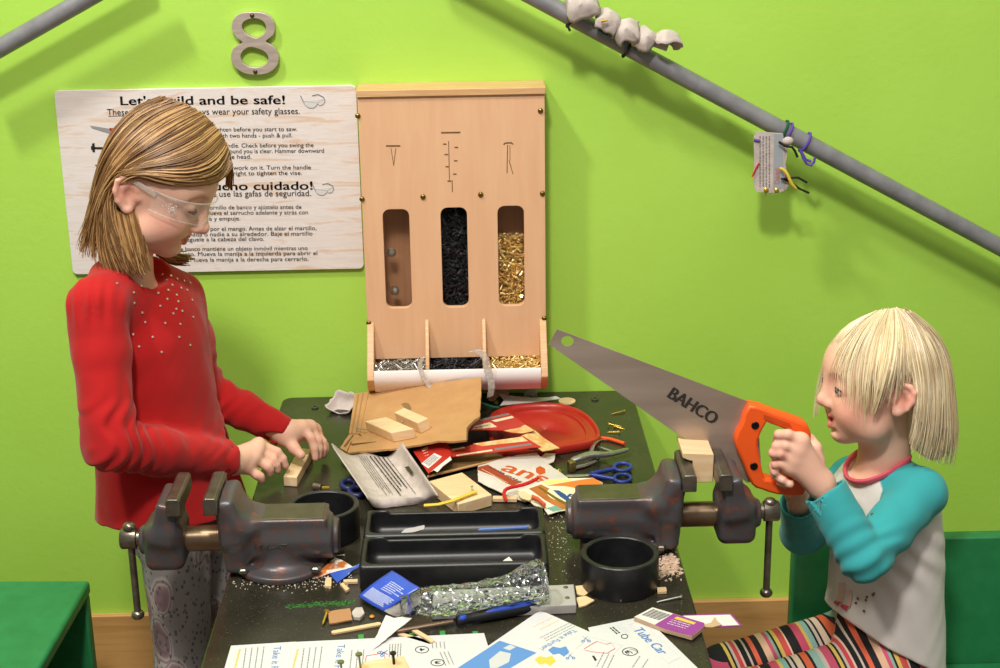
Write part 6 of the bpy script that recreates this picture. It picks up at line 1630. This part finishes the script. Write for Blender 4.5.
def paisley():
    t = NT('paisley_leggings'); v = t.coord((1,1,.62), (0,.5,0))
    nz = t.n('ShaderNodeTexNoise'); nz.inputs['Scale'].default_value = 16; t.l(v, nz.inputs['Vector']); va = t.n('ShaderNodeVectorMath', operation='MULTIPLY_ADD'); t.l(nz.outputs['Color'], va.inputs[0]); va.inputs[1].default_value = (.05,.05,.05); t.l(v, va.inputs[2]); vd = va.outputs[0]
    w = t.n('ShaderNodeTexVoronoi'); w.inputs['Scale'].default_value = 21; w.inputs['Randomness'].default_value = .8; t.l(vd, w.inputs['Vector']); t.l(vd, w.inputs['Vector'])
    r = t.ramp(w.outputs['Distance'], [(.0,(122,98,106)),(.16,(150,132,134)),(.24,(132,104,110)),(.34,(150,130,132)),(.38,(188,178,174)),(.42,(134,112,116)),(.46,(186,178,174)),(.52,(148,144,144)),(1,(156,152,150))])
    w2 = t.n('ShaderNodeTexVoronoi'); w2.inputs['Scale'].default_value = 150; t.l(v, w2.inputs['Vector'])
    r2 = t.ramp(w2.outputs['Distance'], [(.22,(0,0,0)),(.34,(255,255,255))])
    c = t.mix(r2, (100,96,100), r); t.base(c); t.rough(.85); t.bump(t.noise(t.coord(), 900, 2), .2, .0005)
    return t.m


GIRL = girl()

# ---------------------------------------------------------------- the younger child with the saw
STR = [(10,(150,186,178)),(6,(206,190,180)),(12,(206,84,116)),(3,(24,22,26)),(4,(222,192,96)),(3,(24,22,26)),(4,(206,190,180)),(6,(214,74,84)),(3,(236,196,180)),(8,(24,22,26)),(3,(206,190,180)),(5,(24,22,26)),(7,(224,100,70)),(9,(24,22,26)),(10,(222,180,150)),(5,(206,84,116)),(4,(140,176,160)),(3,(24,22,26)),(5,(222,192,96)),(9,(214,84,80)),(3,(236,196,180)),(13,(24,22,26)),(12,(208,80,110)),(4,(222,192,96)),(8,(140,180,178)),(3,(24,22,26)),(4,(206,190,180)),(3,(24,22,26)),(9,(222,196,176)),(3,(24,22,26)),(9,(226,104,66)),(4,(24,22,26))]
def stripe_mat():
    t = NT('striped_leggings'); a = t.n('ShaderNodeAttribute'); a.attribute_name = 'Col'
    sp = t.n('ShaderNodeSeparateColor'); t.l(a.outputs['Color'], sp.inputs[0])
    tot = sum(w for w, c in STR)/1000
    m1 = t.n('ShaderNodeMath', operation='DIVIDE'); t.l(sp.outputs[0], m1.inputs[0]); m1.inputs[1].default_value = tot
    m2 = t.n('ShaderNodeMath', operation='FRACT'); t.l(m1.outputs[0], m2.inputs[0])
    s = 0; stops = []
    for w, c in STR: stops.append((s/1000/tot, c)); s += w
    t.base(t.ramp(m2.outputs[0], stops, 'CONSTANT')); t.rough(.85); t.bump(t.noise(t.coord(), 900, 2), .2, .0005); return t.m
def toddler():
    t = thing('person', 'small blond child with striped leggings and teal sleeves gripping the saw', 'person', (.6, -.46, 0))
    hd = Head((.5703, -.46, .6842), rotm(3.2515, -.0562, .0932), .8286); hd.mo = .009; hd.smile = .008
    hp = hd.prims(1, hd.mo, hd.smile, (-.0035, .0045), .88)
    nb = W(882, 466, -.455)
    chest = W(886, 520, -.455); waist = W(884, 590, -.455); hip = W(886, 650, -.46)
    Fw, U = Vector((-.86, -.5, 0)).normalized(), Vector((-.5, .86, 0)).normalized()
    shN, elN, wrN = W(920, 493, -.515), W(864, 558, -.600), W(820, 483, -.560)
    shF, elF, wrF = W(852, 478, -.385), W(803, 532, -.405), W(797, 492, -.506)
    body = list(hp)+[('+', s_cap(hd.L(-.022,0,-.05), nb-Vector((0,0,.02)), .034, .036), .02),
        ('+', s_loft([nb-Vector((0,0,.02)), chest, waist, hip], [.06,.072,.072,.078], [.042,.056,.060,.062], U, Fw), .03)]
    for a, b, c in ((shN, elN, wrN), (shF, elF, wrF)): body += chain([a, b, c], [.024,.020,.0145], .01)
    kF, kN = W(724, 672, -.44), W(748, 700, -.53)
    aF, aN = Vector((kF.x+.02, kF.y, .05)), Vector((kN.x+.02, kN.y-.01, .05))
    hF, hN = W(866, 640, -.405), W(880, 672, -.505)
    for h, k, a in ((hF, kF, aF), (hN, kN, aN)):
        body += chain([h, k, a], [.046,.033,.022], .015)+chain([a-Vector((-.004,0,.02)), a+Vector((-.05,0,-.03))], [.024,.018], .01)
    # fists closed round the saw handle
    Yf = SAWY-.022
    F1 = [W(801,441,Yf-.006), W(788,434.5,Yf-.009), W(779,434.5,Yf-.002), W(777,439.5,Yf+.012)]
    F2 = [W(798,450,Yf-.008), W(786,445.5,Yf-.010), W(777,446,Yf-.004), W(777.5,451,Yf+.010)]
    F3 = [W(795,459,Yf-.008), W(782,453.5,Yf-.010), W(773.5,453,Yf-.004), W(776.5,458.5,Yf+.006)]
    F4 = [W(792,467,Yf-.007), W(782,463.5,Yf-.008), W(775.5,464.5,Yf-.003), W(778,469,Yf+.006)]
    for f, r in ((F1,.0066), (F2,.0068), (F3,.0066), (F4,.0058)): body += chain(f, [r*1.1,r*1.05,r,r*.9], .0025)
    for f in (F1, F2, F3, F4): body += [('+', s_cap(wrN, f[0], .0150, .0100), .010)]
    body += chain([F1[0], F2[0], F3[0], F4[0]], .0095, .006)
    body += chain([W(818,462,Yf+.004), W(815,448,Yf+.010), W(810,440,Yf+.022), W(800,436,Yf+.030)], [.010,.0085,.0072,.0062], .005)
    G = [[W(798,472,-.501), W(784,468,-.521), W(774,466,-.541), W(775,472,-.557)], [W(800,480,-.501), W(786,477,-.526), W(775.5,474.5,-.549), W(783,480,-.561)], [W(802,486,-.503), W(790,485,-.531), W(781,481.5,-.551), W(790,484,-.563)]]
    for f in G: body += chain(f, [.0072,.0070,.0066,.0058], .0025)+[('+', s_cap(wrF, f[0], .0135, .0095), .008)]
    def colour(P):
        c = hd.colour(P, (240,190,166), (214,112,108), (236,146,130), (196,150,116), 1, browx=1)
        for pts in (F1, F2, F3, F4):
            for j, w in ((1, .007), (2, .007)):
                d = np.linalg.norm(P-_a(pts[j]), axis=1); c = blend(c, .35*np.exp(-(d/w)**2), (224,130,112))
        d = np.linalg.norm(P-_a(F3[1])-np.array([0,-.007,0]), axis=1); c = blend(c, .6*np.exp(-(d/.003)**2), (196,60,50))
        return c
    me = sdf_mesh('body', body, (.3,-.68,-.01), (.72,-.32,.84), .0022, None, colour)
    obj('body', me, M_skin, t, smooth=180)
    M_lash = mat('dark_lashes', (70,46,36), .6); M_eye = mat('eye_white', (206,196,190), .2); M_iris = mat('blue_grey_iris', (70,84,96), .15)
    for y in (-1, 1):
        l = MB(); l.tube([hd.L(.0772,y*.0185,-.0035), hd.L(.0812,y*.026,-.0022), hd.L(.0812,y*.034,-.0022), hd.L(.0768,y*.043,-.0045)], [.0007,.0013,.0014,.0008], 6)
        obj('eyelashes', l, M_lash, t)
        e = MB().sphere(hd.L(.0712,y*.0310,-.0058), .0100*hd.s, 20)
        e.sphere(hd.L(.0778,y*.0305,-.0062), .0058*hd.s, 14, mi=1)
        obj('eye', e, [M_eye, M_iris], t)
    # raglan shirt
    cN, cF = wrN.lerp(elN, .10), wrF.lerp(elF, .22)
    dN, dF = (cN-elN).normalized(), (cF-elF).normalized()
    tor = s_loft([nb+Vector((0,0,.002)), W(886,488,-.455), W(887,525,-.455), W(886,585,-.458), W(882,640,-.46), W(880,690,-.46)], [.046,.080,.085,.086,.094,.098], [.036,.060,.068,.073,.080,.084], U, Fw)
    shirt = [('+', tor, 0), ('+', s_cap(nb-Vector((0,0,.012)), shN, .034, .033), .02), ('+', s_cap(nb-Vector((0,0,.012)), shF, .034, .028), .02)]
    armN = chain([shN, shN.lerp(elN, .5), elN], [.034,.0315,.0325], .010)+chain([elN, elN.lerp(cN, .5), cN], [.0325,.0300,.0290], .003)
    armF = chain([shF, elF], [.031,.030], .012)+chain([elF, cF], [.030,.026], .014)
    shirt += armN+armF
    shirt += [('-', s_cyl(cN, cN+dN*.06, .045), .0015), ('-', s_cyl(cF, cF+dF*.06, .034), .0015), ('-', s_cap(cN-dN*.02, cN+dN*.03, .0255), .002), ('-', s_cap(cF-dF*.015, cF+dF*.03, .0215), .002)]
    a, b, c = W(822,604,-.47), W(934,661,-.44), W(876,640,-.53)
    n = (b-a).cross(c-a); n = n if n.z < 0 else -n
    shirt += [('&', s_plane(a, n), .002)]
    nk = nb+Vector((-.008,-.004,.010)); NR = np.array(Matrix.Rotation(math.radians(-20), 3, 'Y'))
    shirt += [('-', s_ell(nk, (.045,.043,.026), NR), .003)]
    eN = _a(elN); axN = _a(cN-elN); axN = axN/np.linalg.norm(axN)
    def disp(P):
        d = .0014*wob(P, 44, 1)+.0007*wob(P, 100, 2)
        q = P-eN; s = q @ axN; r = np.linalg.norm(q, axis=1)
        d = d+.0026*np.sin(s*260+2*np.sin(q[:,1]*80))*np.exp(-(r/.045)**2)
        q = P-_a(W(905,560,-.53)); d = d+.0022*np.sin(q[:,0]*150+q[:,2]*120+1.5*np.sin(q[:,2]*40))*np.exp(-(q[:,0]/.06)**2-(q[:,2]/.09)**2)
        return d
    arms = [s_cap(nb-Vector((0,0,.012)), shN, .030, .034), s_cap(nb-Vector((0,0,.012)), shF, .030, .030)]+[f for o, f, k in armN+armF]
    def cs(P):
        d = np.min([f(P) for f in arms], 0)-tor(P)
        c = np.tile(lin3((228,220,216)), (len(P), 1)); c = blend(c, sstep(.001, -.001, d), (58,164,168))
        return c
    me = sdf_mesh('shirt', shirt, (.4,-.7,.18), (.74,-.3,.68), .0024, disp, cs, slack=.006)
    so = obj('shirt', me, M_cloth, t, smooth=180); so['label'] = 'white shirt with teal raglan sleeves'
    ring = MB(); pr = []
    for i in range(28):
        u = 2*PI*i/28; v = NR @ _a((.0455*math.cos(u), .0435*math.sin(u), 0)); p = nk+Vector(v)
        pr.append(p)
    # settle the collar on the shirt
    def ev(p):
        P = _a(p)[None]; v = np.full(1, 9.0)
        for o_, f, k in shirt[:3]: v = _fold(v, o_, f(P), k)
        return v[0]
    pr = [p+Vector((0,0,-1))*max(-.012, min(.012, ev(p)*.8)) for p in pr]
    pr = [(pr[i-1]+pr[i]*2+pr[(i+1) % 28])/4 for i in range(28)]
    ring.tube(pr+[pr[0], pr[1]], [(.0046,.0032)]*30, 8, flat=(0,0,1))
    co = obj('collar', ring, mat('pink_ribbing', (220,92,110), .85, bump=.3, scale=900), so); co['label'] = 'pink ribbed collar'
    # print on the shirt front
    def decal(name, poly, m, par=so):
        mb = MB(); cx = sum(p[0] for p in poly)/len(poly); cy = sum(p[1] for p in poly)/len(poly); V = []
        for r in (0, .5, 1):
            for x, y in (poly if r else poly[:1]):
                p, n = cast(shirt, cx+(x-cx)*r, cy+(y-cy)*r, disp)
                if p is None or min(f(_a(p)[None])[0] for f in arms) < tor(_a(p)[None])[0]: return
                V.append(p+n*.0010)
        k = len(poly); Fs = []
        for i in range(k):
            j = (i+1) % k; Fs += [(0, 1+i, 1+j), (1+i, 1+k+i, 1+k+j, 1+j)]
        return obj(name, mb.add(V, Fs), m, par, smooth=180)
    M_pk = mat('pink_print', (226,120,128), .8); M_pl = mat('pale_pink_print', (222,186,176), .8); M_hot = mat('hot_pink_print', (216,78,98), .8); M_gd = mat('gold_foil_dots', (150,112,60), .35, .6)
    decal('print', [(860,500),(864,503),(867,509),(870,516),(866,512),(862,506)], M_pk)
    decal('print', [(839,583),(846,582),(846,592),(842,604),(836.5,602),(839,594)], M_pl)
    decal('print', [(848,590),(853,589.5),(852.5,599),(850,608),(844,606),(847,600)], M_pl)
    decal('print', [(836.5,600),(842,602),(838,606),(834,602)], M_hot)
    decal('print', [(843.5,604),(850,606),(846,611),(840.5,606)], M_hot)
    decal('print', [(857,585),(866,582),(873,584),(872,590),(866,593),(860,591)], M_hot)
    d = MB()
    for x, y in ((858,598.5),(866,600),(873,595),(856,603),(864,611),(874,593.5),(872,514),(867,597)):
        p, n = cast(shirt, x, y, disp)
        if p: d.lathe([(.0019,-.0004),(.0019,.0007),(.00001,.0008)], 8, M=frame(p+n*.0004, n.orthogonal(), n.cross(n.orthogonal())))
    g = obj('dot_print', d, M_gd, so); g['kind'] = 'stuff'
    # leggings
    leg = chain([hF, kF, aF+Vector((0,0,.01))], [.054,.0385,.026], .012)+chain([hN, kN, aN+Vector((0,0,.01))], [.057,.041,.026], .012)
    leg += [('+', s_loft([waist, W(884,640,-.46), W(886,690,-.46)], [.072,.084,.07], [.06,.07,.06], U, Fw), .02)]
    def lc(P):
        out = np.zeros((len(P), 3)); best = np.full(len(P), 9.0); T = np.zeros(len(P))
        for h, k, a in ((hF, kF, aF), (hN, kN, aN)):
            L0 = 0
            for p, q in ((a, k), (k, h+(h-k)*.6)):
                p, q = _a(p), _a(q); e = q-p; L = np.linalg.norm(e); s = np.clip((P-p) @ e/L**2, 0, 1)
                d = np.linalg.norm(P-p-s[:,None]*e, axis=1); m = d < best; best = np.where(m, d, best)
                off = -.25 if p[2] < .1 else 0
                curve = .18*((P-p-s[:,None]*e)[:,2])
                T = np.where(m, s*L+(L0 if L0 else 0)+1.0+curve+(.06 if h is hN else 0), T)
                L0 += L
        out[:,0] = T; return out
    me = sdf_mesh('leggings', leg, (.28,-.64,.04), (.76,-.32,.42), .0024, lambda P: .0007*wob(P, 60), lc)
    o = obj('leggings', me, stripe_mat(), t, smooth=180); o['label'] = 'leggings in bright cross stripes'
    # hair
    f_line = lambda x: np.interp(x, [-.12,-.05,-.036,-.026,.0,.03,.06,.09], [-.15,-.10,-.04,.018,.050,.070,.092,.12])
    cap = [('+', hd.ell((-.001,0,.0275), (.0875,.0752,.0792)), 0), ('+', hd.ell((.029,0,.026), (.0585,.062,.0525)), .03), ('+', hd.ell((-.045,0,-.035), (.040,.062,.060)), .03),
        ('+', s_cap(hd.L(-.050,.03,-.05), W(930,440,-.48), .034, .022), .02), ('+', s_cap(hd.L(-.050,-.02,-.05), W(932,445,-.44), .034, .022), .02)]
    cap += [('&', lambda P: (f_line(hd.inv(P)[:,0])-hd.inv(P)[:,2])*.7*hd.s, .006)]
    M0 = hair_mat('blond_hair', (220,198,152), (232,212,172), .42); M1 = hair_mat('pale_blond_hair', (240,224,186), (248,236,206), .35); M2 = hair_mat('ash_blond_hair', (190,164,128), (206,184,148), .35)
    hb = MB()
    def on(x, y, Y=None, off=.0045):
        if Y is not None: return W(x, y, Y)
        p, n = cast(cap+hp, x, y); return (p+n*off) if p is not None else W(x, y, -.46)
    B = [[(894,309.5),(902,330),(908,356),(914,378),(918,396,-.528),(915,425,-.528),(905,455,-.530)],
        [(899,310),(912,330),(919,358),(923,384),(926,408,-.520),(924,435,-.522),(914,466,-.526)],
        [(904,311),(921,330),(931,356),(935,384),(937,410,-.505),(936,438,-.508),(926,470,-.515)],
        [(908,312),(931,332),(942,358),(946,386,-.475),(947,412,-.48),(948,440,-.485),(941,474,-.49)],
        [(911,313),(936,332),(949,358,-.45),(953,388,-.45),(955,416,-.45),(957,444,-.45),(950,478,-.455)]]
    strands([[on(*p) for p in g] for g in B], 640, .00085, 21, .0022, 9, 16, [0,0,1,1,2,2], hb, wave=.0014, lenj=.3, tip=.12)
    B2 = [[(888,310),(881,332),(877,356),(875,380,-.532),(874,402,-.530),(871,424,-.526)], [(894,309.5),(894,330),(893,352),(891,368,-.534),(886,386,-.536),(880,402,-.534),(874,418,-.53)], [(897,310),(902,330),(906,352),(910,372),(914,384),(917,392,-.530)]]
    strands([[on(*p) for p in g] for g in B2], 300, .00075, 24, .0019, 8, 15, [0,0,1,1,2], hb, wave=.0008, lenj=.4, tip=.12)
    Fg = [[(876,312),(858,327),(842,347),(833,366),(828,388,-.47)], [(880,311),(864,330),(851,352),(846,372),(845,396,-.520),(848,420,-.52)], [(884,311),(871,332),(861,356),(858,380),(858,404,-.524),(861,432,-.52)], [(888,310),(879,330),(872,354),(869,378),(867,404,-.524),(866,436,-.52)]]
    strands([[on(*p) for p in g] for g in Fg], 170, .0005, 22, .0022, 11, 15, [0,1,1], hb, lenj=.55, tip=.1)
    Fm = [[(886,310.5),(876,330),(869,352),(865,376),(864,400,-.526),(866,428,-.522)], [(889,310),(882,330),(876,352),(872,376),(870,400,-.528),(871,422,-.524)]]
    strands([[on(*p) for p in g] for g in Fm], 110, .0006, 25, .0020, 9, 15, [0,0,1,1,2], hb, lenj=.5, tip=.1)
    Fb = [[(874,313),(852,325),(836,341),(826,358,-.44),(819,384,-.42),(814,412,-.42),(813,430,-.42)], [(876,312.5),(854,327),(840,344),(829,362,-.45),(821,388,-.43),(817,410,-.43),(816,424,-.43)]]
    strands([[on(*p) for p in g] for g in Fb], 90, .0006, 23, .0016, 3, 14, [0,1,1], hb, lenj=.25, tip=.1)
    Ft = [[(870,316),(884,311),(900,310)], [(862,322),(880,313),(898,310.5)], [(853,330),(872,317),(892,311.5)]]
    hme = sdf_mesh('hair', cap, (.42,-.58,.5), (.74,-.34,.84), .0028, lambda P: .0012*wob(P, 130, 3)); hb.mesh(hme, 0)
    obj('hair', hb, [M0, M1, M2], t, smooth=60)
toddler()

# ---------------------------------------------------------------- safety glasses on the older child
def glasses():
    hd = GIRL[0]; t = thing('safety_glasses', 'clear wraparound safety glasses worn by the child in red', 'glasses', hd.L(.085, 0, -.004))
    G = NT('clear_lens'); G.base((226,232,226)); G.rough(.04); G.set(**{'Alpha': .06, 'Specular IOR Level': .8}); G = G.m
    F_ = NT('clear_frame'); F_.base((222,222,214)); F_.rough(.12); F_.set(**{'Alpha': .32, 'Specular IOR Level': .8}); F_ = F_.m
    def lens(u, v):
        a = math.radians(-96+192*u); x = .030+.066*math.cos(a)**1 if math.cos(a) > 0 else .030+.066*math.cos(a); y = .0725*math.sin(a)
        nose = .013*math.exp(-(y/.014)**2); zt, zb = .0125-.002*abs(math.sin(a)), -.026+.006*abs(math.sin(a))+nose
        return Vector(hd.L(x+.002, y, zb+(zt-zb)*v))
    obj('lens', MB().grid(lens, 41, 7), G, t, solid=.0016, smooth=180)
    obj('brow_rim', MB().tube([lens(i/24, 1) for i in range(25)], .0013, 8), F_, t); obj('lower_rim', MB().tube([lens(i/24, 0) for i in range(25)], .0008, 6), F_, t)
    for y in (-1, 1):
        obj('temple', MB().tube([hd.L(.028, y*.0725, .006), hd.L(.005, y*.0765, .010), hd.L(-.018, y*.079, .014)], [(.0012,.0042),(.0012,.0034),(.0012,.003)], 8, flat=(0,1,0)), F_, t)
    m = MB(); r_ = random.Random(2)
    for i in range(26):
        u, v = r_.gauss(.14, .018), r_.gauss(.55, .2); q = lens(min(max(u, .02), .3), min(max(v, .05), .95)); n = Vector(hd.R @ _a((.3,-1,0)))
        m.tube([q+n*.0012, q+n*.0012+Vector((r_.uniform(-.003,.003), 0, r_.uniform(-.003,.003)))], .0004, 4)
    o = obj('silver_sparkle', m, mat('silver_print', (214,214,216), .3), t); o['kind'] = 'stuff'
glasses()
# ================================================================ light and camera
def area(name, loc, target, size, power, color=(1,1,1)):
    l = bpy.data.lights.new(name, 'AREA'); l.shape = 'DISK'; l.size = size; l.energy = power; l.color = color
    o = bpy.data.objects.new(name, l); COL.objects.link(o); o.location = loc
    d = Vector(target)-Vector(loc); o.rotation_euler = d.to_track_quat('-Z', 'Y').to_euler(); return o
area('ceiling_spotlight', (-1.15, -1.15, 3.15), (0, -.2, .8), .22, 46, (1, .95, .86))
area('ceiling_spotlight', (-.25, -2.35, 3.25), (0, -.2, .8), .30, 72, (1, .95, .87))
area('ceiling_bounce', (.2, -1.5, 3.35), (0, -.3, .7), 3.0, 44, (1, .95, .88))
w = bpy.data.worlds.new('room_light'); SC.world = w; w.use_nodes = True
w.node_tree.nodes['Background'].inputs[0].default_value = (1, .95, .89, 1)
w.node_tree.nodes['Background'].inputs[1].default_value = .25
cd = bpy.data.cameras.new('camera'); co = bpy.data.objects.new('camera', cd); COL.objects.link(co)
cd.sensor_width = 36; cd.lens = 36*F_PX/1000; cd.clip_start = .05
M = Matrix.Identity(4)
for i, a in enumerate((RGT, UPV, -FWD)): M[0][i], M[1][i], M[2][i] = a
co.matrix_world = Matrix.Translation(Vector(CAM)) @ M
SC.camera = co
SC.view_settings.view_transform = 'Standard'; SC.view_settings.look = 'None'
SC.view_settings.exposure = -.22; SC.view_settings.gamma = 1; SC.view_settings.use_curve_mapping = False
